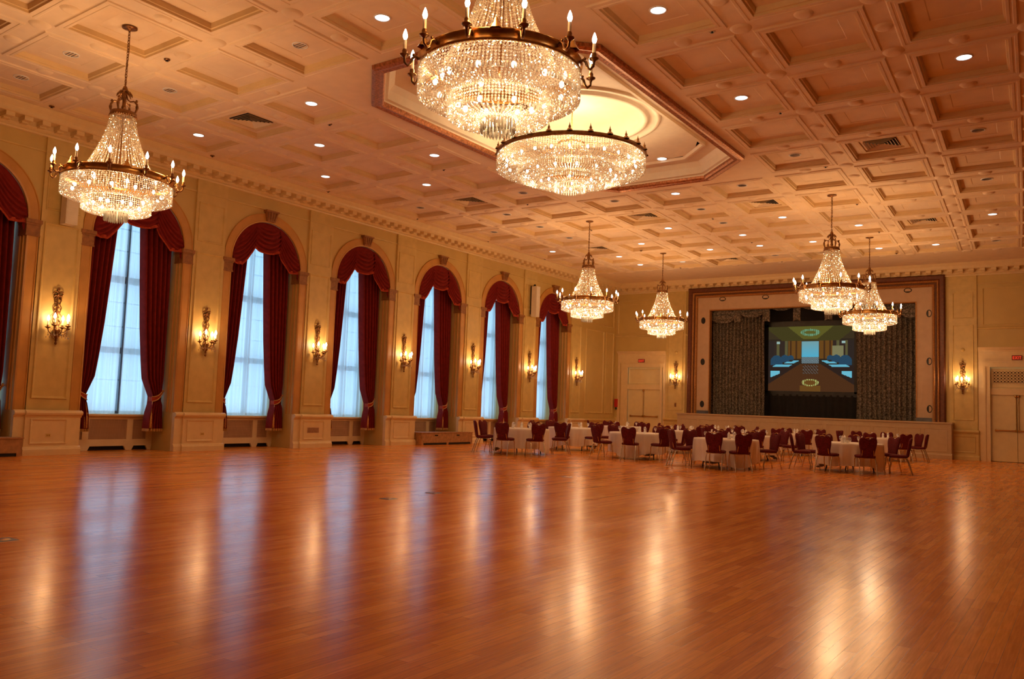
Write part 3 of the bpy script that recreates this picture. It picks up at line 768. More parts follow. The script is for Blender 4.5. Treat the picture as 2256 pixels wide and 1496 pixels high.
# ------------------------------------------------------------------ windows, sheers, velvet drapes, swags, radiator covers
XG = -19.74
WORD = ['first', 'second', 'third', 'fourth', 'fifth', 'sixth', 'seventh']
SILL = 0.865
def lerp_tab(tab, z):
    for (z0, a), (z1, d) in zip(tab, tab[1:]):
        if z <= z1 or (z1, d) == tab[-1]:
            t = max(0.0, min(1.0, (z - z0) / (z1 - z0))); t = t * t * (3 - 2 * t) if False else t
            return a + (d - a) * t
INNER = [(0.52, 0.70), (0.90, 0.73), (1.28, 0.83), (1.75, 0.62), (2.2, 0.56), (3.0, 0.475), (4.0, 0.40), (5.5, 0.30)]
OUTER = [(0.52, 1.13), (0.9, 1.10), (1.28, 1.06), (1.75, 1.11), (3.0, 1.12), (4.0, 1.12), (5.5, 1.10)]
win0 = None
for n_, c in enumerate(BAY):
    w = thing('window_%d' % (n_ + 1), None, None, (XG, c, SILL)); struct(w)
    w['label'] = 'tall arched window, %s from the left along the window wall' % WORD[n_]
    if n_ == 0:
        f = MB(); r_ = AW - 0.01
        arc = [(-r_ * math.cos(PI * k / NA), ZS - SILL + r_ * math.sin(PI * k / NA)) for k in range(NA + 1)]
        def lp(d, x): 
            rr = r_ - d
            return [(x, -rr, d)] + [(x, -rr * math.cos(PI * k / NA), ZS - SILL + rr * math.sin(PI * k / NA)) for k in range(NA + 1)] + [(x, rr, d)]
        f.loft([lp(0, 0.04), lp(0.07, 0.04), lp(0.07, -0.05), lp(0, -0.05), lp(0, 0.04)], False)
        f.box(-0.05, 0.04, -r_, r_, 0, 0.07)
        f.box(-0.06, 0.05, 0.40, 0.47, 0, 5.0); f.box(-0.06, 0.05, -0.47, -0.40, 0, 5.0)
        for z, t in ((3.32, 0.085), (1.56, 0.075), (4.05, 0.016), (2.75, 0.016), (2.15, 0.016), (0.83, 0.016), (4.6, 0.016)):
            f.box(-0.03, 0.03, -r_, r_, z - t / 2 if t < .03 else z - t, z + t / 2 if t < .03 else z + t)
        me_f = f.build('window_frame', 'window_bronze', w)
        g = MB(); ga = [(-0.005, -r_, 0.03)] + [(-0.005, y, z) for y, z in arc] + [(-0.005, r_, 0.03)]
        g.add(ga, [tuple(range(len(ga)))]); me_g = g.build('window_pane', 'window_glass', w)
        s = MB(); s.box(0.03, 0.52, -AW, AW, -0.05, 0.0); s.box(0.02, 0.545, -AW, AW, -0.045, -0.012); me_s = s.build('window_sill', 'trim_cream', w)
        win0 = (me_f, me_g, me_s)
    else:
        for o in win0:
            d = o.copy(); C.objects.link(d); d.parent = w
# sheers: two gathered panels of white voile
def sheer_mesh(y0, y1, seed):
    rnd = random.Random(seed); g = MB(); ph = rnd.uniform(0, 6)
    nu = int((y1 - y0) * 70)
    def fn(u, v):
        y = y0 + (y1 - y0) * u
        zt = ZS + math.sqrt(max(0.0, 1.12 ** 2 - y * y)) - 0.02
        x = 0.024 * math.sin(48 * y + ph + 0.8 * math.sin(3 * v)) + 0.022 * math.sin(19 * y + 2 * ph + v) + (0.03 * (1 - v) ** 3) * math.sin(14 * y + ph)
        return (x, y + 0.015 * math.sin(30 * y) * (1 - v), 0.004 + (zt - SILL - 0.004) * v)
    g.grid(fn, nu, 14)
    return g
for n_, c in enumerate(BAY):
    t = thing('sheer_curtain', 'white voile sheers glowing with daylight in the %s arched window from left' % WORD[n_], 'sheer curtain', (-19.50, c, SILL), 0, 'sheers in the arched windows')
    if n_ == 0:
        sh = [sheer_mesh(-1.13, 0.36, 3).build('voile_panel', 'sheer_voile', t), sheer_mesh(0.30, 1.13, 5).build('voile_panel', 'sheer_voile', t)]
        r_ = MB(); r_.tube([(0, -0.6, 5.1), (0, 0.6, 5.1)], 0.012, 6); sh.append(r_.build('curtain_rod', 'black_metal', t))
    else:
        for o in sh:
            if n_ == 1 and o.name.startswith('voile'): continue
            d = o.copy(); C.objects.link(d); d.parent = t
        if n_ == 1:   # here the two panels leave a slit over the mullion
            sheer_mesh(-1.13, 0.235, 3).build('voile_panel', 'sheer_voile', t); sheer_mesh(0.315, 1.13, 5).build('voile_panel', 'sheer_voile', t)
# velvet drapes
XD = -18.95
def drape_meshes(sgn):
    rnd = random.Random(11 + sgn); npl = 6; ph = [rnd.uniform(-0.5, 0.5) for _ in range(npl + 1)]
    def base(u, z):
        a, d = lerp_tab(INNER, z), lerp_tab(OUTER, z)
        y = a + (d - a) * u
        t = u * npl; k = min(int(t), npl - 1)
        width = d - a
        amp = 0.062 + 0.015 * (1 if z < 1.2 else 0.6)
        x = 3.0 * amp * (abs(math.sin(PI * t + 0.35 * ph[k] * math.sin(PI * (t - k)))) ** 0.8 - 0.6) + 0.05 * math.sin(PI * u) + (0.04 if z < 1.2 else 0)
        return (x, sgn * y, z)
    def tilt(u, z):  # hem dips towards the wall side
        return z
    g = MB(); zs = [0.52 + (5.5 - 0.52) * (k / 44) ** 1.15 for k in range(45)]
    nu = npl * 10
    vs = [base(i / nu, z) for z in zs for i in range(nu + 1)]
    g.add(vs, [(j * (nu + 1) + i, j * (nu + 1) + i + 1, (j + 1) * (nu + 1) + i + 1, (j + 1) * (nu + 1) + i) for j in range(44) for i in range(nu)], True)
    h = MB()
    vs = []
    for z in (0.47, 0.535):
        for i in range(nu + 1):
            p = base(i / nu, 0.52); vs.append((p[0] + 0.006, p[1], z))
    h.add(vs, [(i, i + 1, nu + 2 + i, nu + 1 + i) for i in range(nu)], True)
    # tie-back: a braided band slung from a hook on the jamb
    tb = MB(); n = 16; lo, hi = [], []
    for k in range(n + 1):
        u = k / n
        y = 0.80 + (1.12 - 0.80) * u
        zz = 1.20 + 0.24 * u ** 1.6
        x = 0.125 * math.sin(PI * min(1, u * 0.8 + 0.2)) + 0.02
        lo.append((x, sgn * y, zz)); hi.append((x - 0.005, sgn * y, zz + 0.115 - 0.06 * u))
    tb.loft([lo, hi], False, True)
    bl_ = [(-0.05, sgn * 0.80, 1.20), (-0.06, sgn * 0.80, 1.31)]
    tb.quad(lo[0], hi[0], bl_[1], bl_[0])
    e = MB()
    e.tube([(p[0] + 0.006, p[1], p[2]) for p in lo], 0.014, 6); e.tube([(p[0] + 0.006, p[1], p[2]) for p in hi], 0.014, 6)
    e.ell((0.03, sgn * 1.12, 1.46), 0.03, 0.03, 0.035, 8, 6)
    e.tube([(0.10, sgn * 0.82, 1.19), (0.11, sgn * 0.80, 0.95), (0.11, sgn * 0.80, 0.9)], 0.012, 6)
    e.lathe([(0.012, 0.92), (0.03, 0.89), (0.025, 0.86), (0.04, 0.80), (0.05, 0.55), (0.0, 0.55)], 10, (0.11, sgn * 0.80, 0))
    return g, h, tb, e
proto = {}
for n_, c in enumerate(BAY):
    for sgn, sd in ((-1, 'left'), (1, 'right')):
        t = thing('velvet_drape', 'burgundy velvet drape tied back on the %s of the %s arched window from left' % (sd, WORD[n_]), 'drape', (XD, c, 0), 0, 'velvet drapes of the arched windows')
        if n_ == 0:
            g, h, tb, e = drape_meshes(sgn)
            proto[sgn] = [g.build('drape_panel', 'velvet_burgundy', t), h.build('fringe', 'gold_braid', t), tb.build('tieback', 'trim_burgundy', t), e.build('tassel_cord', 'gold_braid', t)]
        else:
            for o in proto[sgn]:
                d = o.copy(); C.objects.link(d); d.parent = t
# swagged valance filling the arch head
def valance_parts():
    out = []
    R0 = 1.14
    top = lambda y: ZS + math.sqrt(max(0.0, R0 * R0 - y * y))
    # centre swag
    def cen(u, v, dx=0.0):
        hw = 0.74
        y = (2 * u - 1) * hw * (1 - 0.36 * v ** 1.2)
        zt = top(y) - 0.0 if v < 1e-6 else None
        ztp = top((2 * u - 1) * hw)
        zb = 5.355 + 0.125 * abs(2 * u - 1) ** 2.0
        z = ztp + (zb - ztp) * v
        fo = z - 1.0 * ((y) ** 2)
        amp = 0.055 * min(1, v * 3.2) * (0.45 + 0.55 * (1 - abs(2 * u - 1) ** 2))
        return (0.07 * math.sin(PI * v * 0.9) * (1 - 0.6 * abs(2 * u - 1)) + 1.5 * amp * (abs(math.sin(PI * (fo - 5.2) / 0.125)) - 0.5) + dx, y, z)
    g = MB(); g.grid(cen, 30, 60); out.append(('swag', 'velvet_burgundy', g))
    fr_ = MB(); fr_.loft([[(cen(k / 30, 1.0)[0] + 0.012, cen(k / 30, 1.0)[1], cen(k / 30, 1.0)[2] + 0.045) for k in range(31)], [(cen(k / 30, 1.0)[0] + 0.02, cen(k / 30, 1.0)[1], cen(k / 30, 1.0)[2] - 0.035) for k in range(31)]], False, True); out.append(('swag_trim', 'trim_burgundy', fr_))
    for sgn in (-1, 1):
        def side(u, v):
            # u from inner (0) to the wall (1)
            yi = 0.40; yo = 1.135
            
            y0 = yi; y = y0 + (yo - y0) * u
            zt = min(top(y), 5.05 + math.sqrt(max(0, R0 * R0 - y * y)))
            zbot = 5.47 - 0.53 * min(1, (u / 0.55)) ** 0.75 + 0.02 * max(0, u - 0.55) / 0.45
            zt = max(zt, zbot + 0.02)
            z = zt + (zbot - zt) * v
            fo = z + 0.95 * y * 0.5 - 1.2 * (y - 0.95) ** 2
            amp = 0.048 * min(1, v * 2.5)
            return (0.02 + 0.05 * math.sin(PI * v) + 1.5 * amp * (abs(math.sin(PI * fo / 0.12)) - 0.5), sgn * y, z)
        g = MB(); g.grid(side, 26, 44); out.append(('swag', 'velvet_burgundy', g))
        ft = MB(); pts = [side(k / 26, 1.0) for k in range(27)]
        ft.loft([[(p[0] + 0.014, p[1], p[2] + 0.05) for p in pts], [(p[0] + 0.022, p[1] * (0.985), p[2] - 0.04) for p in pts]], False, True); out.append(('swag_trim', 'trim_burgundy', ft))
        j = MB(); j.grid(lambda u, v: (0.03 + 0.02 * math.sin(u * 16), sgn * (1.06 + 0.085 * u), 5.35 - v * (0.5 + 0.2 * u)), 8, 8); out.append(('jabot', 'velvet_burgundy', j))
    return out
for n_, c in enumerate(BAY):
    t = thing('swag_valance', 'swagged burgundy valance in the head of the %s arched window from left' % WORD[n_], 'valance', (XW - 0.05, c, 0), 0, 'swag valances of the arched windows')
    if n_ == 0: vp = [g.build(nm, mt, t) for nm, mt, g in valance_parts()]
    else:
        for o in vp:
            d = o.copy(); C.objects.link(d); d.parent = t
# radiator covers
def rad_meshes():
    f = MB()
    MR = lambda u, v, w: (w, u, v)
    ys = [-1.145, -0.90, -0.55, -0.42, 0.42, 0.55, 0.90, 1.145]
    f.mbox(MR, -1.145, 1.145, 0.74, 0.81, -0.05, 0.0)
    f.mbox(MR, -1.145, 1.145, 0.10, 0.26, -0.05, 0.0)
    for a, d in ((-1.145, -0.98), (-0.62, -0.47), (0.47, 0.62), (0.98, 1.145)): f.mbox(MR, a, d, 0.26, 0.74, -0.05, 0.0)
    for a, d in ((-1.145, -1.02), (-0.64, -0.45), (0.45, 0.64), (1.02, 1.145)):
        f.hexa([MR(a + 0.02, 0.0, -0.05), MR(d - 0.02, 0.0, -0.05), MR(d + 0.03, 0.10, -0.05), MR(a - 0.03 if a > -1 else a, 0.10, -0.05), MR(a + 0.02, 0.0, 0), MR(d - 0.02, 0.0, 0), MR(d + 0.03 if d < 1.1 else d, 0.10, 0), MR(a - 0.03 if a > -1 else a, 0.10, 0)])
    gl = MB(); cells = ((-0.98, -0.62), (-0.47, 0.47), (0.62, 0.98))
    for a, d in cells:
        n = int((d - a) / 0.026)
        for k in range(n + 1):
            u = a + (d - a) * k / n; gl.mbox(MR, u - 0.0055, u + 0.0055, 0.26, 0.74, -0.03, -0.02)
        for k in range(19):
            v = 0.26 + 0.48 * k / 18; gl.mbox(MR, a, d, v - 0.0055, v + 0.0055, -0.028, -0.018)
    bk = MB(); bk.mbox(MR, -1.145, 1.145, 0.0, 0.80, -0.30, -0.10)
    return f, gl, bk
for n_, c in enumerate(BAY):
    t = thing('radiator_cover', 'cream radiator cover with brown mesh panels under the %s arched window from left' % WORD[n_], 'radiator cover', (-19.30, c, 0), 0, 'radiator covers under the windows')
    if n_ == 0:
        f, gl, bk = rad_meshes()
        rp = [f.build('cover_frame', 'radiator_cream', t), gl.build('mesh_panel', 'grille_brown', t), bk.build('inner_void', 'dark_void', t)]
    else:
        for o in rp:
            d = o.copy(); C.objects.link(d); d.parent = t

# ------------------------------------------------------------------ wall sconces
def sconce(name):
    t = thing(name, 'x', 'sconce')
    bp = MB()
    # ribbon bow, laurel drops, vase and pendant finial against the wall
    for s in (-1, 1):
        for (a, zc, r_) in ((0.055, 3.50, 0.048), (0.045, 3.42, 0.038)):
            bp.tube([(0.025 + 0.02 * math.sin(q * PI / 5), s * (a + r_ * math.cos(q * PI / 5)), zc + r_ * 0.85 * math.sin(q * PI / 5)) for q in range(10)], 0.013, 6, closed=True)
        bp.tube([(0.03, s * 0.02, 3.46), (0.04, s * 0.07, 3.36), (0.025, s * 0.045, 3.26), (0.035, s * 0.085, 3.18), (0.025, s * 0.06, 3.08)], [0.012, 0.012, 0.011, 0.011, 0.008], 6)
        bp.tube([(0.03, s * 0.015, 3.1), (0.05, s * 0.10, 3.0), (0.05, s * 0.10, 2.9), (0.04, s * 0.05, 2.8)], 0.010, 6)
    bp.ell((0.035, 0, 3.48), 0.03, 0.035, 0.04); bp.ell((0.03, 0, 3.59), 0.02, 0.03, 0.04)
    bp.tube([(0.025, 0, 3.5), (0.03, 0, 3.1), (0.04, 0, 2.75)], [0.014, 0.02, 0.03], 8)
    rnd = random.Random(4)
    for k in range(16):
        z = 3.40 - 0.045 * k; s = 1 if k % 2 else -1
        rot = Matrix.Rotation(s * R(40), 3, 'X')
        bp.ell((0.035, s * (0.032 + 0.018 * math.sin(k * 1.3)), z), 0.014, 0.016, 0.042, 6, 5, rot)
    bp.build('back_plate', 'dark_brass', t)
    v = MB(); v.lathe([(0.0, -0.33), (0.022, -0.315), (0.03, -0.29), (0.012, -0.26), (0.03, -0.23), (0.018, -0.20), (0.05, -0.16), (0.075, -0.10), (0.055, -0.055), (0.085, -0.02), (0.065, 0.02), (0.03, 0.05), (0.03, 0.12)], 12, (0.075, 0, 2.70)); v.build('vase_body', 'dark_brass', t)
    def arm_parts():
        # drawn along +x
        a = MB(); a.tube([(0.0, 0, 2.66), (0.06, 0, 2.60), (0.13, 0, 2.60), (0.18, 0, 2.66), (0.195, 0, 2.72)], [0.013, 0.012, 0.011, 0.010, 0.010], 7)
        a.lathe([(0.01, 2.70), (0.02, 2.715), (0.055, 2.735), (0.058, 2.745), (0.022, 2.742), (0.020, 2.78), (0.024, 2.785)], 12, (0.195, 0, 0))
        cd = MB(); cd.lathe([(0.016, 2.745), (0.016, 2.88), (0.0, 2.88)], 10, (0.195, 0, 0))
        bu = MB(); bu.lathe([(0.009, 2.88), (0.024, 2.908), (0.027, 2.93), (0.017, 2.968), (0.0, 3.005)], 10, (0.195, 0, 0))
        return a, cd, bu
    ap = arm_parts(); first = None
    for k, an in enumerate((-82, -40, 0, 40, 82)):
        if first is None:
            a = ap[0].build('candle_arm', 'dark_brass', t); cd = ap[1].build('candle', 'candle_cream', a); bu = ap[2].build('flame_bulb', 'bulb_glow', a); first = (a, cd, bu)
        else:
            a = first[0].copy(); C.objects.link(a); a.parent = t
            for o in first[1:]:
                d = o.copy(); C.objects.link(d); d.parent = a
        a.location = (0.085, 0, 0.0); a.rotation_euler = (0, 0, R(an)); s_ = 1.0 if k in (0, 4) else 1.05
        a.scale = (s_ * 1.08, s_, 1.0); a.location.z = 0.05 * (k in (1, 3))
    cr_ = MB()
    for an in (-82, -60, -40, -20, 0, 20, 40, 60, 82):
        for q in range(4):
            r_ = 0.10 + 0.045 * q; x, y = 0.085 + r_ * math.cos(R(an)), r_ * math.sin(R(an))
            cr_.octa((x, y, 2.60 - 0.035 * (q % 2) - 0.02 * abs(q - 1)), 0.013, 0.024)
        x, y = 0.085 + 0.20 * math.cos(R(an)), 0.20 * math.sin(R(an))
        for q in range(4): cr_.octa((x, y, 2.70 - 0.042 * q), 0.010, 0.021)
    cr_.build('crystal_drops', 'crystal', t)
    point('sconce_light', (0.33, 0, 2.98), P_SCONCE, 0.06, t)
    return t
SC = [(ML(p + 0.02, 0, 0.055), 0.0) for p in PIER[1:]]
sc_lab = ['five-candle brass wall sconce on the %s pilaster from left on the window wall' % WORD[k] for k in range(7)]
SC += [(MK(-15.37, 0, 0.05), -PI / 2), (MK(-3.90, 0, 0.05), -PI / 2)]
sc_lab += ['five-candle brass wall sconce between the left double door and the stage', 'five-candle brass wall sconce between the stage and the right double door']
s0 = sconce('wall_sconce')
for k, ((loc, rz), lab) in enumerate(zip(SC, sc_lab)):
    if k == 0: s0.location = loc; s0.rotation_euler = (0, 0, rz); s0['label'] = lab; s0['group'] = 'brass wall sconces'
    else: dup(s0, (loc[0], loc[1], 0.0 if k < 7 else 0.05), rz, lab)

# speakers high on two pilasters, wooden floor cabinets, wall grille, sockets
for y, lab in ((PIER[1] + 0.02, 'white column loudspeaker above the leftmost wall sconce'), (PIER[6] + 0.02, 'white column loudspeaker between the last two arched windows')):
    t = thing('loudspeaker', lab, 'loudspeaker', (XW + 0.062, y, 5.0), 0, 'column loudspeakers')
    m = MB(); m.box(0.10, 0.34, -0.13, 0.13, 0.0, 1.22); m.box(0.335, 0.35, -0.115, 0.115, 0.03, 1.19); m.build('cabinet', 'speaker_white', t)
    m = MB()
    for k in range(22): m.box(0.35, 0.353, -0.10, 0.10, 0.06 + 0.05 * k, 0.085 + 0.05 * k)
    m.build('front_grille', 'speaker_white', t)
    m = MB(); m.box(0.0, 0.03, -0.05, 0.05, 0.1, 1.25); m.tube([(0.02, 0, 1.2), (0.14, 0, 1.27), (0.2, 0, 1.22)], 0.018); m.box(0.0, 0.11, -0.03, 0.03, 0.15, 0.2); m.ell((0.16, 0, 1.28), 0.05, 0.05, 0.04); m.build('bracket', 'black_metal', t)
for (y0, y1, x1, h, lab) in ((20.72, 23.45, -18.12, 0.42, 'low wooden floor cabinet under the fourth arched window from left'), (6.0, 8.26, -18.14, 0.39, 'low wooden floor cabinet at the far left edge under the first arched window')):
    x0 = x1 - 0.42
    t = thing('floor_cabinet', lab, 'cabinet', ((x0 + x1) / 2, (y0 + y1) / 2, 0))
    hw, hd = (y1 - y0) / 2, (x1 - x0) / 2
    m = MB(); m.box(-hd, hd, -hw, hw, 0.07, h - 0.025)
    for a in (-hw, -hw / 3 * 0.12, hw - 0.1): m.box(-hd, hd, a, a + 0.1, 0, 0.07)
    m.build('cabinet_body', 'bench_oak', t)
    m = MB(); m.box(-hd - 0.02, hd + 0.02, -hw - 0.02, hw + 0.02, h - 0.025, h); m.build('lid', 'bench_oak', t)
    for s in (-0.45, 0.4):
        m = MB(); m.box(hd - 0.005, hd + 0.004, s * hw - 0.08, s * hw + 0.08, h * 0.70, h * 0.80); m.build('hand_hole', 'dark_void', t)
    m = MB(); m.box(hd - 0.03, hd - 0.02, -hw + 0.1, hw - 0.1, 0.0, 0.07); m.build('toe_gap', 'dark_void', t)
t = thing('air_grille', 'small brown air grille in the pedestal between third and fourth arched windows', 'grille', (XW + 0.155, 16.24, 0.505))
m = MB(); m.box(0, 0.008, -0.22, 0.22, -0.08, 0.08); m.build('grille_plate', 'grille_brown', t)
m = MB()
for k in range(7): m.box(0.008, 0.016, -0.20, 0.20, -0.068 + 0.02 * k, -0.06 + 0.02 * k)
m.build('louvre', 'stone_brown', t)
for (y, lab) in ((8.86, 'wall socket plate in the pedestal under the leftmost sconce'), (12.62, 'wall socket plate in the pedestal under the second sconce from left')):
    t = thing('wall_socket', lab, 'socket', (XW + 0.155, y, 0.42))
    m = MB(); m.box(0, 0.008, -0.05, 0.05, -0.035, 0.035); m.build('socket_plate', 'panel_cream', t)
    m = MB(); m.box(0.008, 0.011, -0.03, -0.01, -0.015, 0.015); m.box(0.008, 0.011, 0.01, 0.03, -0.015, 0.015); m.build('socket_hole', 'stone_brown', t)
for (x, y, lab) in ((-8.33, 8.86, 'dark square floor socket plate, nearer of the two in mid floor'), (-8.45, 10.0, 'dark square floor socket plate, farther of the two in mid floor'), (-8.75, 14.51, 'dark floor socket plate before the leftmost round table'), (-8.25, 3.66, 'dark floor socket plate at the left edge of the photo')):
    t = thing('floor_plate', lab, 'floor plate', (x, y, 0))
    m = MB(); m.lathe([(0.0, 0.006), (0.125, 0.006), (0.14, 0.0)], 4, (0, 0, 0), False, PI / 4); m.build('plate', 'plate_steel', t)
    m = MB(); m.lathe([(0.0, 0.009), (0.05, 0.009), (0.06, 0.006)], 16); m.build('socket_cap', 'brass', t)
# ------------------------------------------------------------------ crystal chandeliers
def arc_pts(r0, z0, r1, z1, n, bulge):
    return [(r0 + (r1 - r0) * t + bulge * 0.0, z0 + (z1 - z0) * t - bulge * math.sin(PI * t)) for t in [k / n for k in range(n + 1)]]
RJ = random.Random(21)
def jit(mb, c, r_, h):
    """a cut bead turned a little out of true, so that the facets catch the lamps unevenly"""
    rot = Matrix.Rotation(RJ.uniform(0, PI), 3, 'Z') @ Matrix.Rotation(RJ.uniform(-0.5, 0.5), 3, 'X') @ Matrix.Rotation(RJ.uniform(-0.5, 0.5), 3, 'Y')
    p = [rot @ Vector(q) for q in ((r_, 0, 0), (0, r_, 0), (-r_, 0, 0), (0, -r_, 0), (0, 0, h), (0, 0, -h))]
    mb.add([(c[0] + q.x, c[1] + q.y, c[2] + q.z) for q in p], [(0, 1, 4), (1, 2, 4), (2, 3, 4), (3, 0, 4), (1, 0, 5), (2, 1, 5), (3, 2, 5), (0, 3, 5)])
def strand(mb, ang, prof, rb, cx=0, cy=0):
    """beads of cut glass along a profile of (r, z)"""
    # resample evenly
    L = [0]
    for (a, b_), (c_, d_) in zip(prof, prof[1:]): L.append(L[-1] + math.hypot(c_ - a, d_ - b_))
    n = max(2, int(L[-1] / (rb * 2.15))); k = 0
    for q in range(n + 1):
        s = L[-1] * q / n
        while k < len(L) - 2 and L[k + 1] < s: k += 1
        t = (s - L[k]) / max(1e-9, L[k + 1] - L[k])
        r_ = prof[k][0] + (prof[k + 1][0] - prof[k][0]) * t; z = prof[k][1] + (prof[k + 1][1] - prof[k][1]) * t
        jit(mb, (r_ * math.cos(ang), r_ * math.sin(ang), z), rb, rb * 1.15)
def tier(mb, r_, z0, z1, n, rb, under_r, under_z, nu, ub):
    for k in range(n):
        a = 2 * PI * k / n
        x, y = r_ * math.cos(a), r_ * math.sin(a)
        zz = z1 + rb; q = 0
        while zz > z0 + rb * 3.2:
            jit(mb, (x, y, zz), rb * (1.05 if q % 3 else 1.25), rb * 1.15); zz -= rb * 2.25; q += 1
        mb.prism4((x, y), rb * 0.85, z0, zz + rb, a + RJ.uniform(-0.5, 0.5))
    for k in range(nu):
        a = 2 * PI * (k + 0.5) / nu
        strand(mb, a, [(r_ * 0.985, z0 + 0.02), (r_ * 0.95, z0 - 0.008), ((r_ + under_r) / 2, (z0 + under_z) / 2 - 0.022), (under_r, under_z)], ub)
def bulb_prof(s=1.0):
    return [(0.010 * s, 0.0), (0.022 * s, 0.028 * s), (0.025 * s, 0.048 * s), (0.016 * s, 0.085 * s), (0.004 * s, 0.115 * s), (0.0, 0.12 * s)]
def chandelier(name):
    """hanging point at z = 0 (in the coffer), everything below"""
    t = thing(name, 'x', 'chandelier')
    Z = lambda z: z - ZP
    m = MB(); m.lathe([(0.0, Z(7.42)), (0.12, Z(7.42)), (0.12, Z(7.405)), (0.09, Z(7.395)), (0.03, Z(7.385)), (0.018, Z(7.36)), (0.0, Z(7.36))], 18); m.build('canopy', 'dark_brass', t)
    m = MB(); z = 7.365; k = 0
    while z > 6.40:
        e = 0.016
        pts = []
        for q in range(10):
            a = 2 * PI * q / 10
            u = 0.016 * math.cos(a); v = 0.032 * math.sin(a)
            pts.append((u, 0, Z(z) + v) if k % 2 else (0, u, Z(z) + v))
        m.tube(pts, 0.006, 5, closed=True); z -= 0.048; k += 1
    m.tube([(0.012, 0, Z(7.4)), (0.014, 0.01, Z(7.0)), (-0.012, -0.01, Z(6.6)), (0.01, 0, Z(6.4))], 0.006, 5)
    m.build('chain', 'dark_brass', t)
    m = MB()
    m.lathe([(0.0, Z(6.440)), (0.03, Z(6.410)), (0.045, Z(6.360)), (0.025, Z(6.320)), (0.05, Z(6.290)), (0.03, Z(6.250)), (0.028, Z(6.100)), (0.04, Z(6.050)), (0.02, Z(6.020)), (0.016, Z(4.83)), (0.03, Z(4.80)), (0.0, Z(4.78))], 12)
    for k in range(8):
        a = 2 * PI * k / 8; ca, sa = math.cos(a), math.sin(a)
        m.tube([(0.03 * ca, 0.03 * sa, Z(6.330)), (0.07 * ca, 0.07 * sa, Z(6.320)), (0.105 * ca, 0.105 * sa, Z(6.280)), (0.12 * ca, 0.12 * sa, Z(6.240))], [0.012, 0.022, 0.016, 0.004], 6)
    m.build('stem', 'dark_brass', t)
    m = MB()
    m.lathe([(0.175, Z(5.970)), (0.19, Z(5.980)), (0.205, Z(5.965)), (0.20, Z(5.940)), (0.212, Z(5.915)), (0.20, Z(5.900)), (0.175, Z(5.905)), (0.175, Z(5.970))], 32)
    for k in range(36):
        a = 2 * PI * k / 36; m.ell((0.205 * math.cos(a), 0.205 * math.sin(a), Z(5.895)), 0.012, 0.012, 0.016, 6, 4)
    for k in range(4):
        a = 2 * PI * k / 4 + 0.5; ca, sa = math.cos(a), math.sin(a)
        P_ = lambda r_, z: (r_ * ca, r_ * sa, Z(z))
        m.tube([P_(0.19, 5.970), P_(0.215, 6.040), P_(0.21, 6.120), P_(0.16, 6.170), P_(0.10, 6.160), P_(0.05, 6.200), P_(0.03, 6.290)], [0.016, 0.02, 0.018, 0.014, 0.012, 0.012, 0.01], 7)
        m.ell(P_(0.20, 6.170), 0.02, 0.02, 0.03, 6, 5); m.ell(P_(0.215, 6.070), 0.026, 0.026, 0.045, 6, 5)
    m.tube([(-0.19, 0, Z(5.940)), (0.19, 0, Z(5.940))], 0.008, 5); m.tube([(0, -0.19, Z(5.940)), (0, 0.19, Z(5.940))], 0.008, 5)
    m.build('crown_ring', 'dark_brass', t)
    # tent of bead strands
    m = MB(); ns_ = 54
    for k in range(ns_):
        a = 2 * PI * k / ns_
        r1 = 0.58
        strand(m, a, [(0.192 + (r1 - 0.192) * (u ** 1.55), Z(5.89) + (4.865 - 5.89) * u) for u in [q / 12 for q in range(13)]], 0.0125)
    m.build('bead_tent', 'crystal', t)
    # brass hoop
    m = MB()
    m.lathe([(0.80, Z(4.785)), (0.835, Z(4.780)), (0.845, Z(4.795)), (0.835, Z(4.815)), (0.835, Z(4.875)), (0.85, Z(4.890)), (0.835, Z(4.905)), (0.80, Z(4.900)), (0.80, Z(4.785))], 64)
    for k in range(6): 
        a = 2 * PI * k / 6
        a += PI / 6; x, y = 0.84 * math.cos(a), 0.84 * math.sin(a)
        m.lathe([(0.07, 4.88), (0.045, 4.92), (0.03, 4.94), (0.02, 4.98), (0.0, 5.01)], 6, (x, y, -ZP))
    m.build('brass_hoop', 'brass', t)
    m = MB(); tier(m, 0.825, Z(4.52), Z(4.765), 140, 0.0145, 0.515, Z(4.51), 120, 0.0135); m.build('upper_crystal_tier', 'crystal', t)
    m = MB(); tier(m, 0.515, Z(4.315), Z(4.51), 96, 0.0135, 0.17, Z(4.305), 56, 0.0125); m.build('lower_crystal_tier', 'crystal', t)
    m = MB()
    for k in range(30):
        a = 2 * PI * k / 30; m.prism4((0.17 * math.cos(a), 0.17 * math.sin(a)), 0.012, Z(4.15), Z(4.31), a)
    for k in range(14):
        a = 2 * PI * k / 14; m.prism4((0.10 * math.cos(a), 0.10 * math.sin(a)), 0.012, Z(4.14), Z(4.31), a)
        m.build('crystal_pendant', 'crystal', t)
    # twelve candle arms in six pairs
    P_ = lambda r_, z: (r_, 0, Z(z))
    a_ = MB()
    a_.tube([P_(0.835, 4.845), P_(0.87, 4.870), P_(0.90, 4.845), P_(0.915, 4.790), P_(0.945, 4.765), P_(0.975, 4.795), P_(0.98, 4.845)], [0.017, 0.016, 0.015, 0.015, 0.015, 0.014, 0.013], 7)
    a_.lathe([(0.013, 4.835), (0.02, 4.850), (0.048, 4.865), (0.05, 4.875), (0.022, 4.875), (0.026, 4.910), (0.02, 4.930)], 12, (0.98, 0, -ZP))
    a_.ell(P_(0.885, 4.880), 0.02, 0.015, 0.02, 6, 5)
    c_ = MB(); c_.lathe([(0.017, 4.910), (0.017, 5.025), (0.0, 5.025)], 10, (0.98, 0, -ZP))
    f_ = MB(); f_.lathe([(r_, z + 5.025) for r_, z in bulb_prof(1.0)], 10, (0.98, 0, -ZP))
    first = None
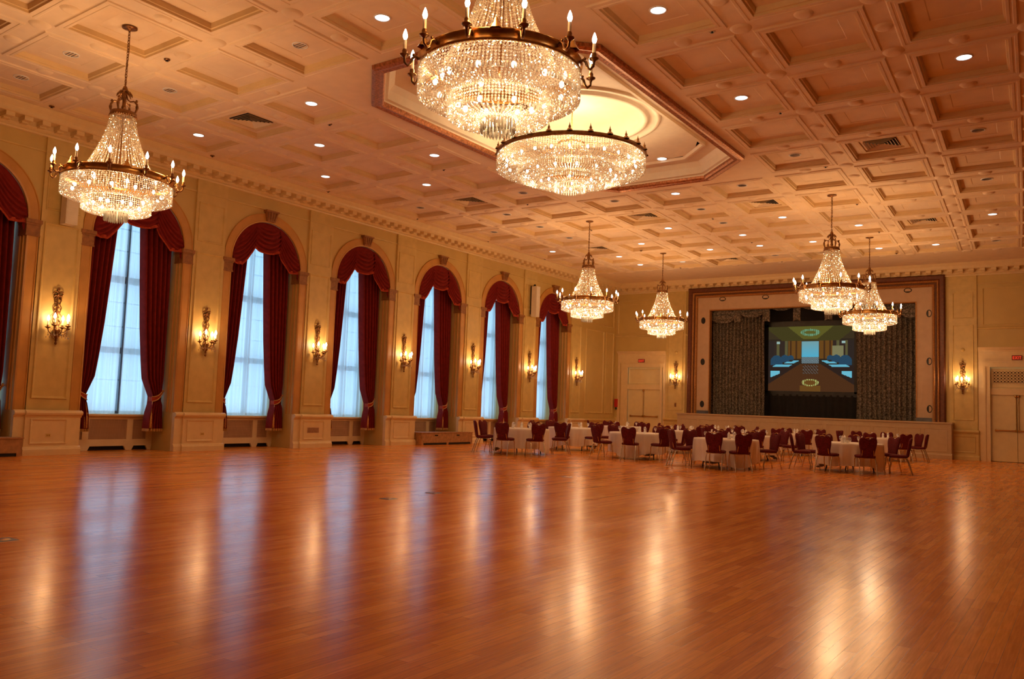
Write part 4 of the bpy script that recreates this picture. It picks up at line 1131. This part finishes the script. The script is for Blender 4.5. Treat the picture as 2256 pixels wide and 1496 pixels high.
    for k in range(6):
        for s in (-1, 1):
            if first is None:
                a = a_.build('candle_arm', 'dark_brass', t); cd = c_.build('candle', 'candle_cream', a); bu = f_.build('flame_bulb', 'bulb_glow', a); first = (a, cd, bu)
            else:
                a = first[0].copy(); C.objects.link(a); a.parent = t
                for o in first[1:]:
                    d = o.copy(); C.objects.link(d); d.parent = a
            a.rotation_euler = (0, 0, 2 * PI * k / 6 + s * R(14.5))
    # bulbs inside the crystal
    ib = MB(); ib.ell((0, 0, 0), 0.026, 0.026, 0.034, 8, 6); b0 = None
    for k in range(18):
        if k < 12: r_, z, a = 0.66, 4.63, 2 * PI * (k + 0.5) / 12
        else: r_, z, a = 0.34, 4.42, 2 * PI * k / 6
        if b0 is None: b0 = o = ib.build('inner_bulb', 'inner_glow', t)
        else: o = b0.copy(); C.objects.link(o); o.parent = t
        o.location = (r_ * math.cos(a), r_ * math.sin(a), Z(z))
    for k in range(3):
        a = 2 * PI * k / 3 + 0.4
        point('candle_light', (0.86 * math.cos(a), 0.86 * math.sin(a), Z(5.14)), P_RING, 0.10, t)
    point('inner_light', (0, 0, Z(4.64)), P_INNER, 0.20, t, INNER_WARM)
    point('lower_light', (0, 0, Z(4.41)), P_INNER * 0.6, 0.10, t, INNER_WARM)
    return t
def cz(i, j): x, y = cell(i, j); return (x, y, ZP)
ch = chandelier('crystal_chandelier')
CH = [((-4.92, 6.59, ZP), 0.58, 'largest-looking crystal chandelier at top centre, nearest the camera'),
      (cz(2, -2), 0.15, 'crystal chandelier with candle arms hanging by the left windows, chain to the ceiling'),
      (cz(2, 6), 0.9, 'crystal chandelier hanging before the last arched window, near the far left corner'),
      (cz(2, 9), 0.4, 'small far crystal chandelier just left of the stage frame'),
      (cz(6, 6), 0.2, 'crystal chandelier overlapping the top of the stage, nearer of the right-hand pair'),
      (cz(6, 9), 0.7, 'crystal chandelier overlapping the stage curtain, farther of the right-hand pair')]
for k, (loc, rz, lab) in enumerate(CH):
    if k == 0: ch.location = loc; ch.rotation_euler = (0, 0, rz); ch['label'] = lab; ch['group'] = 'candle-armed crystal chandeliers'
    else: dup(ch, loc, rz, lab)
# the wide chandelier close under the domed tray
t = thing('ceiling_chandelier', 'wide shallow crystal chandelier hung close under the domed ceiling tray', 'chandelier', (DX, DY, ZT + 0.33))
Z = lambda z: z - (ZT + 0.33)
m = MB(); m.lathe([(0.0, 0.0), (0.06, 0.0), (0.06, -0.01), (0.012, -0.03), (0.012, Z(6.2)), (0.0, Z(6.2))], 12)
for k in range(8): a = 2 * PI * k / 8; m.tube([(0.29 * math.cos(a), 0.29 * math.sin(a), Z(7.11)), (1.56 * math.cos(a), 1.56 * math.sin(a), Z(6.86))], 0.007, 5)
m.build('stem', 'brass', t)
m = MB(); m.lathe([(0.27, Z(7.10)), (0.30, Z(7.10)), (0.30, Z(7.13)), (0.27, Z(7.13)), (0.27, Z(7.10))], 32); m.build('upper_ring', 'brass', t)
m = MB()
for k in range(36): a = 2 * PI * k / 36; strand(m, a, [(0.285, Z(7.10)), (0.33, Z(7.0)), (0.42, Z(6.9))], 0.013)
m.build('bead_collar', 'crystal', t)
m = MB(); m.lathe([(1.56, Z(6.79)), (1.61, Z(6.785)), (1.625, Z(6.81)), (1.61, Z(6.84)), (1.625, Z(6.87)), (1.56, Z(6.875)), (1.56, Z(6.79))], 80); m.build('brass_hoop', 'dark_brass', t)
sp0 = None
for k in range(24):
    if sp0 is None:
        m = MB(); m.lathe([(0.07, Z(6.87)), (0.045, Z(6.91)), (0.02, Z(6.93)), (0.03, Z(6.95)), (0.012, Z(6.99)), (0.0, Z(7.05))], 8, (1.60, 0, 0)); o = sp0 = m.build('spike_finial', 'dark_brass', t)
    else: o = sp0.copy(); C.objects.link(o); o.parent = t
    o.rotation_euler = (0, 0, 2 * PI * k / 24)
for (r_, z0, z1, n, ur, uz, nu) in ((1.60, 6.50, 6.785, 190, 1.16, 6.48, 150), (1.16, 6.34, 6.49, 150, 0.74, 6.33, 120), (0.74, 6.21, 6.34, 100, 0.34, 6.19, 70)):
    m = MB(); tier(m, r_, Z(z0), Z(z1), n, 0.017, ur, Z(uz), nu, 0.0165); m.build('crystal_tier', 'crystal', t)
m = MB()
for k in range(40): a = 2 * PI * k / 40; m.prism4((0.33 * math.cos(a), 0.33 * math.sin(a)), 0.014, Z(6.04), Z(6.18), a)
m.build('crystal_pendant', 'crystal', t)
b0 = None
for k in range(44):
    if k < 24: r_, z, a = 1.40, 6.63, 2 * PI * k / 24
    elif k < 38: r_, z, a = 0.98, 6.40, 2 * PI * k / 14
    else: r_, z, a = 0.52, 6.26, 2 * PI * k / 6
    if b0 is None:
        m = MB(); m.ell((0, 0, 0), 0.028, 0.028, 0.04, 8, 6); o = b0 = m.build('inner_bulb', 'inner_glow', t)
    else: o = b0.copy(); C.objects.link(o); o.parent = t
    o.location = (r_ * math.cos(a), r_ * math.sin(a), Z(z))
for k in range(3):
    a = 2 * PI * k / 3; point('inner_light', (1.38 * math.cos(a), 1.38 * math.sin(a), Z(6.62)), P_CENTRE / 6, 0.12, t, INNER_WARM)
    a += PI / 3; point('inner_light', (0.95 * math.cos(a), 0.95 * math.sin(a), Z(6.42)), P_CENTRE / 6, 0.08, t, INNER_WARM)
point('lower_light', (0, 0, Z(6.30)), P_CENTRE * 0.3, 0.2, t, INNER_WARM)
point('dome_light', (0, 0, Z(7.28)), P_CENTRE * 0.4, 0.12, t, INNER_WARM)

# ------------------------------------------------------------------ recessed lamps, air diffusers, sprinklers in the coffers
LIT = [(4, -1), (6, 0), (6, 2), (8, 2), (0, 0), (2, 0), (1, 1), (0, 2), (2, 2), (1, 3), (0, 8), (2, 8), (1, 9), (1, 10), (4, 5), (3, 7), (5, 7), (4, 8), (3, 9), (4, 9), (5, 9), (2, 10), (8, 8), (6, 8), (6, 10), (7, 10)]
OFF = [(0, -2), (1, -2), (1, -1), (3, -1), (2, 4), (1, 5), (0, 6), (3, 5), (1, 6), (1, 7), (5, 5), (4, 6), (4, 7), (8, 6), (8, 10), (8, 4), (6, 4), (0, 4), (4, 10)]
def where(i, j): return '%s coffer out from the windows, %s back from the stage' % (ORD[i], ORD[10 - j])
def lamp_meshes():
    r_ = MB(); r_.lathe([(0.14, 0.003), (0.135, -0.012), (0.118, -0.014), (0.112, 0.0), (0.112, 0.004)], 24)
    d = MB(); d.add([(0.112 * math.cos(2 * PI * k / 24), 0.112 * math.sin(2 * PI * k / 24), -0.004) for k in range(24)][::-1], [tuple(range(24))])
    e = MB(); e.lathe([(0.112, -0.002), (0.085, 0.03), (0.05, 0.032), (0.0, 0.033)], 24)
    for k in range(3): e.box(-0.10, 0.10, -0.05 + 0.05 * k - 0.006, -0.05 + 0.05 * k + 0.006, -0.008, 0.004)
    return r_, d, e
lr, ld, le = lamp_meshes(); rings = discs = cups = dims = None
ZL = ZP + 0.008
for (i, j) in LIT + OFF:
    lit = (i, j) in LIT
    x, y = cell(i, j)
    o = thing('downlight', ('lit' if lit else 'unlit') + ' round downlight, ' + where(i, j), 'downlight', (x, y, ZL - 0.002), 0, 'recessed downlights in the coffers')
    if rings is None: rings = lr.build('trim_ring', 'white_paint', o)
    else: d = rings.copy(); C.objects.link(d); d.parent = o
    if (i, j) == (2, 10):
        ld.build('lamp_disc', 'downlight_dim', o)
    elif lit:
        l = bpy.data.lights.new('downlight_beam', 'SPOT'); l.energy = P_DOWN; l.spot_size = R(125); l.spot_blend = 0.8; l.shadow_soft_size = 0.10; l.color = (1.0, 0.66, 0.36)
        lo = bpy.data.objects.new('downlight_beam', l); C.objects.link(lo); lo.parent = o; lo.location = (0, 0, -0.03)
        if discs is None: discs = ld.build('lamp_disc', 'downlight_glow', o)
        else: d = discs.copy(); C.objects.link(d); d.parent = o
    else:
        if cups is None: cups = le.build('reflector_cup', 'reflector', o)
        else: d = cups.copy(); C.objects.link(d); d.parent = o
o = thing('downlight', 'lit round downlight in the raised tray beside the wide chandelier', 'downlight', (-8.63, 18.43, ZT - 0.002), 0, 'recessed downlights in the coffers')
for q in (rings, discs): d = q.copy(); C.objects.link(d); d.parent = o
VENT = [(1, 0), (1, 4), (3, 6), (1, 8), (5, 6), (3, 10), (7, 8), (7, 4), (5, 10)]
v0 = None
for (i, j) in VENT:
    x, y = cell(i, j); lab = 'square air diffuser, ' + where(i, j)
    o = thing('air_diffuser', lab, 'air diffuser', (x, y, ZL), 0, 'air diffusers in the coffers')
    if v0 is None:
        a = MB(); a.box(-0.33, 0.33, -0.33, 0.33, -0.008, 0.0)
        b_ = MB()
        for k in range(5):
            s = 0.33 - 0.062 * k
            b_.loft([[(-s + 0.03, -s + 0.03, -0.010), (s - 0.03, -s + 0.03, -0.010), (s - 0.03, s - 0.03, -0.010), (-s + 0.03, s - 0.03, -0.010)], [(-s, -s, -0.042), (s, -s, -0.042), (s, s, -0.042), (-s, s, -0.042)]])
        c_ = MB(); c_.loft([[(-s, -s, z), (s, -s, z), (s, s, z), (-s, s, z)] for s, z in ((0.50, 0.0), (0.495, -0.035), (0.40, -0.035), (0.395, 0.0))])
        v0 = [a.build('dark_throat', 'dark_void', o), b_.build('louvre_cone', 'ceiling_plaster', o), c_.build('stepped_surround', 'coffer_side', o)]
    else:
        for q in v0: d = q.copy(); C.objects.link(d); d.parent = o
SPR = [(-17.72, 8.1), (-17.72, 11.97), (-17.71, 15.76), (-17.69, 19.55), (-17.75, 23.47), (-17.8, 27.34), (-13.33, 7.97), (-13.33, 11.8), (-13.33, 15.64), (-13.42, 19.58), (-13.48, 23.47), (-13.57, 27.36), (-13.74, 31.35),
       (-9.34, 23.64), (-9.47, 27.55), (-9.65, 31.52), (-4.72, 11.79), (-4.88, 15.77), (-5.05, 19.8), (-5.21, 23.73), (-5.41, 27.68), (-5.59, 31.53)]
s0_ = None
rowname = {0: 'along the window wall cornice', 1: 'in the second row out from the windows', 2: 'in the row through the hall centre', 3: 'in the right-hand row'}
cnt = {}
rows = {}
for (x, y) in SPR:
    rr = 0 if x < -17 else 1 if x < -13 else 2 if x < -9 else 3; rows.setdefault(rr, []).append((x, y))
for rr, l in rows.items():
    l.sort(key=lambda p: -p[1])
    for k, (x, y) in enumerate(l):
        o = thing('sprinkler', 'small dark sprinkler %s, %s from the stage' % (rowname[rr], ORD[k]), 'sprinkler', (x, y, 7.312), 0, 'ceiling sprinklers')
        if s0_ is None:
            m = MB(); m.lathe([(0.055, 0.004), (0.05, -0.01), (0.0, -0.012)], 14); a = m.build('escutcheon', 'dark_brass', o)
            m = MB(); m.lathe([(0.016, -0.01), (0.014, -0.025), (0.028, -0.03), (0.0, -0.034)], 10); b_ = m.build('sprinkler_head', 'black_metal', o); s0_ = [a, b_]
        else:
            for q in s0_: d = q.copy(); C.objects.link(d); d.parent = o
# ------------------------------------------------------------------ banquet chairs and dressed round tables
def make_chair():
    t = thing('banquet_chair', 'x', 'chair')
    # seat: crowned cushion
    s = MB()
    def sq(k, hx, hy, z, n=24):
        l = []
        for q in range(n):
            a = 2 * PI * q / n; ca, sa = math.cos(a), math.sin(a); e = 0.42
            l.append((hx * math.copysign(abs(ca) ** e, ca), 0.02 + hy * math.copysign(abs(sa) ** e, sa), z))
        return l
    s.loft([sq(0, 0.20, 0.20, 0.425), sq(0, 0.215, 0.215, 0.435), sq(0, 0.225, 0.225, 0.46), sq(0, 0.215, 0.215, 0.485), sq(0, 0.17, 0.17, 0.50), sq(0, 0.08, 0.08, 0.505), sq(0, 0.001, 0.001, 0.505)], True, True, True)
    s.build('seat', 'chair_fabric', t)
    # heart-topped back
    out = [(0.0, 0.885), (0.04, 0.895), (0.085, 0.925), (0.13, 0.94), (0.175, 0.925), (0.205, 0.885), (0.215, 0.83), (0.21, 0.76), (0.195, 0.68), (0.175, 0.60), (0.165, 0.53), (0.165, 0.48), (0.15, 0.455), (0.08, 0.45)]
    loop = out + [(0.0, 0.45)] + [(-x, z) for x, z in out[:0:-1]]
    yb = lambda x, z: -0.195 - 0.16 * (z - 0.45) - 0.04 * (z - 0.45) ** 2 + 0.35 * x * x
    def bl(sc, dy): return [(x * sc, yb(x * sc, 0.68 + (z - 0.68) * sc) + dy, 0.68 + (z - 0.68) * sc) for x, z in loop]
    b_ = MB(); L = [bl(0.02, -0.034), bl(0.6, -0.034), bl(0.9, -0.03), bl(0.98, -0.018), bl(1.0, 0.0), bl(0.98, 0.018), bl(0.88, 0.036), bl(0.6, 0.045), bl(0.02, 0.048)]
    b_.loft(L, True, True, True, True); b_.build('backrest', 'chair_fabric', t)
    h = MB(); h.tube([(-0.075, yb(0.075, 0.90), 0.905), (-0.05, yb(0.05, 0.92) - 0.004, 0.925), (0, yb(0, 0.93) - 0.006, 0.935), (0.05, yb(0.05, 0.92) - 0.004, 0.925), (0.075, yb(0.075, 0.90), 0.905)], 0.011, 6); h.build('grip', 'brass', t)
    f = MB()
    f.tube([(-0.19, -0.18, 0.42), (0.19, -0.18, 0.42), (0.19, 0.20, 0.42), (-0.19, 0.20, 0.42)], 0.012, 6, False, True)
    f.tube([(-0.19, 0.20, 0.42), (-0.19, -0.18, 0.42)], 0.012, 6)
    for sx in (-1, 1): f.tube([(sx * 0.14, -0.16, 0.42), (sx * 0.14, -0.225, 0.50), (sx * 0.13, -0.245, 0.62)], 0.010, 6)
    f.build('seat_frame', 'chair_metal', t)
    for sx in (-1, 1):
        l = MB(); l.tube([(sx * 0.19, -0.15, 0.425), (sx * 0.197, -0.20, 0.33), (sx * 0.205, -0.30, 0.0)], 0.0135, 8); l.build('leg', 'chair_metal', t)
        l = MB(); l.tube([(sx * 0.19, 0.16, 0.425), (sx * 0.195, 0.20, 0.38), (sx * 0.198, 0.20, 0.26), (sx * 0.20, 0.235, 0.12), (sx * 0.20, 0.225, 0.0)], 0.0135, 8); l.build('leg', 'chair_metal', t)
    return t
def make_table():
    t = thing('round_table', 'x', 'table')
    m = MB(); m.lathe([(0.0, 0.72), (0.80, 0.72), (0.805, 0.725), (0.805, 0.738), (0.80, 0.743), (0.0, 0.743)], 40, smooth=False); m.build('tabletop', 'table_ply', t)
    for sx in (-1, 1):
        for sy in (-1, 1):
            l = MB(); l.tube([(sx * 0.40, sy * 0.30, 0.72), (sx * 0.42, sy * 0.33, 0.35), (sx * 0.43, sy * 0.42, 0.0)], 0.016, 6); l.build('leg', 'black_metal', t)
    return t
def cloth_mesh(seed):
    rnd = random.Random(seed); ph = rnd.uniform(0, 6)
    g = MB(); n = 160; R0 = 0.815
    loops = [[(0.0005 * math.cos(2 * PI * k / n), 0.0005 * math.sin(2 * PI * k / n), 0.7485) for k in range(n)],
             [((R0 - 0.02) * math.cos(2 * PI * k / n), (R0 - 0.02) * math.sin(2 * PI * k / n), 0.7485) for k in range(n)]]
    for v in (0.0, 0.08, 0.3, 0.6, 1.0):
        l = []
        for k in range(n):
            a = 2 * PI * k / n
            drop = 0.56 + 0.13 * max(0, math.cos(2 * (a - 0.35))) ** 2 + 0.13 * abs(math.cos(2 * a)) ** 6 * 0.3   # square cloth: four low points
            fold = 0.035 * v ** 0.8 * math.sin(14 * a + ph + 0.8 * math.sin(3 * a)) + 0.018 * v * math.sin(31 * a + 2 * ph)
            r_ = R0 + 0.012 * min(1, v * 8) + fold - 0.02 * v
            l.append((r_ * math.cos(a), r_ * math.sin(a), 0.747 - drop * v))
        loops.append(l)
    g.loft(loops, True, True)
    return g
TAB = [  # centre, plain words for it, chair directions (degrees)
    ((-13.85, 20.3), 'the leftmost round table', [324, 46, 109, 179, 217, 282]),
    ((-14.3, 24.0), 'the table behind the leftmost one', [335, 40, 88, 154, 200, 285]),
    ((-10.9, 22.0), 'the second near table from left', [329, 20, 90, 147, 239, 287]),
    ((-7.75, 20.75), 'the middle near table', [307, 45, 82, 118, 152, 190, 216, 279]),
    ((-5.2, 22.9), 'the right-hand near table', [301, 14, 52, 95, 128, 170, 202, 256]),
    ((-8.7, 25.3), 'the table behind the middle near one', [298, 18, 58, 97, 132, 206, 250]),
    ((-11.5, 27.0), 'the table behind the second near one', [315, 20, 84, 122, 203, 265]),
    ((-15.3, 29.6), 'the far-left table by the door', [333, 27, 91, 145, 207, 283]),
    ((-11.8, 31.0), 'the left table right under the stage', [320, 31, 82, 127, 201, 267]),
    ((-8.65, 30.6), 'the middle table right under the stage', [293, 20, 77, 128, 196, 250]),
    ((-5.95, 30.7), 'the far-right table under the stage', [315, 5, 42, 92, 135, 185, 268])]
def dirname(rel):
    return ['back', 'back-left', 'left', 'front-left', 'front', 'front-right', 'right', 'back-right'][int(((rel + 22.5) % 360) // 45)]
chair0 = make_chair(); table0 = make_table(); cl0 = None; first_c = True
glass0 = None
def make_glass():
    t = thing('stem_glass', 'x', 'glass')
    m = MB(); m.lathe([(0.034, 0.0), (0.030, 0.004), (0.006, 0.009), (0.005, 0.06), (0.012, 0.075)], 12); m.build('stem_foot', 'clear_glass', t)
    m = MB(); m.lathe([(0.012, 0.075), (0.034, 0.10), (0.040, 0.13), (0.036, 0.165)], 12); m.build('bowl', 'clear_glass', t)
    return t
def make_napkin():
    t = thing('folded_napkin', 'x', 'napkin')
    m = MB(); m.lathe([(0.05, 0.0), (0.045, 0.03), (0.03, 0.08), (0.04, 0.13), (0.004, 0.19)], 7, smooth=False); m.build('fan_fold', 'porcelain', t)
    m = MB(); m.lathe([(0.034, 0.07), (0.038, 0.075), (0.038, 0.085), (0.034, 0.09)], 10); m.build('napkin_ring', 'porcelain', t)
    return t
glass0 = make_glass(); nap0 = make_napkin(); fg = fn_ = True
for k, ((X, Y), words, angs) in enumerate(TAB):
    away = math.degrees(math.atan2(Y, X))
    lab = 'round table under a white cloth, ' + words
    if k == 0: table0.location = (X, Y, 0); table0['label'] = lab; table0['group'] = 'round banquet tables'
    else: dup(table0, (X, Y, 0), 0.3 * k, lab)
    if cl0 is None:
        cl0 = [cloth_mesh(s).build('tablecloth', 'table_linen') for s in (1, 2, 3)]
        for o in cl0[1:]: C.objects.unlink(o)
    o = cl0[k] if k < 3 else cl0[k % 3].copy()
    if k >= 1: C.objects.link(o)
    o.location = (X, Y, 0); o.rotation_euler = (0, 0, 0.7 * k)
    tag(o, 'white floor-length cloth over ' + words, 'tablecloth', 'white tablecloths')
    seen = set()
    for q, a in enumerate(angs):
        rel = (a - away) % 360; nm = dirname(rel)
        if nm in seen:
            alt = [n for n in sorted(['back', 'back-left', 'left', 'front-left', 'front', 'front-right', 'right', 'back-right'], key=lambda n: min(abs(rel - 45 * ['back', 'back-left', 'left', 'front-left', 'front', 'front-right', 'right', 'back-right'].index(n)), 360 - abs(rel - 45 * ['back', 'back-left', 'left', 'front-left', 'front', 'front-right', 'right', 'back-right'].index(n)))) if n not in seen]
            nm = alt[0]
        seen.add(nm)
        rad = 1.17 + 0.04 * math.sin(q * 2.7 + k)
        loc = (X + rad * math.cos(R(a)), Y + rad * math.sin(R(a)), 0)
        rz = R(a) + PI / 2 + 0.12 * math.sin(5 * q + 3 * k)
        cl = 'burgundy heart-backed chair, %s side of %s' % (nm, words)
        if first_c:
            first_c = False; chair0.location = loc; chair0.rotation_euler = (0, 0, rz); chair0['label'] = cl; chair0['group'] = 'burgundy banquet chairs'
        else: dup(chair0, loc, rz, cl)
    for q in range(8):
        a = away + 45 * q + 22; nm = ['back-left', 'left', 'front-left', 'front', 'front-right', 'right', 'back-right', 'back'][q]
        loc = (X + 0.56 * math.cos(R(a)), Y + 0.56 * math.sin(R(a)), 0.7487)
        gl = 'clear stemmed glass, %s part of the cloth on %s' % (nm, words)
        if fg: fg = False; glass0.location = loc; glass0['label'] = gl; glass0['group'] = 'stemmed glasses on the tables'
        else: dup(glass0, loc, 0, gl)
    for q in range(3):
        a = away + 120 * q + 50 * math.sin(k * 1.7)
        loc = (X + 0.30 * math.cos(R(a)), Y + 0.30 * math.sin(R(a)), 0.7487)
        nm = ['back', 'left', 'right'][q]
        gl = 'white folded napkin, %s of centre on %s' % (nm, words)
        if fn_: fn_ = False; nap0.location = loc; nap0['label'] = gl; nap0['group'] = 'folded napkins on the tables'
        else: dup(nap0, loc, 0.5 * q + k, gl)
t = thing('candle_bowl', 'clear glass candle bowl in the middle of the right-hand near table', 'candle bowl', (-5.22, 22.75, 0.7487))
m = MB(); m.lathe([(0.04, 0.0), (0.085, 0.02), (0.10, 0.07), (0.085, 0.13), (0.088, 0.14)], 16); m.build('bowl', 'clear_glass', t)
m = MB(); m.lathe([(0.03, 0.005), (0.03, 0.07), (0.0, 0.07)], 12); m.build('candle', 'porcelain', t)
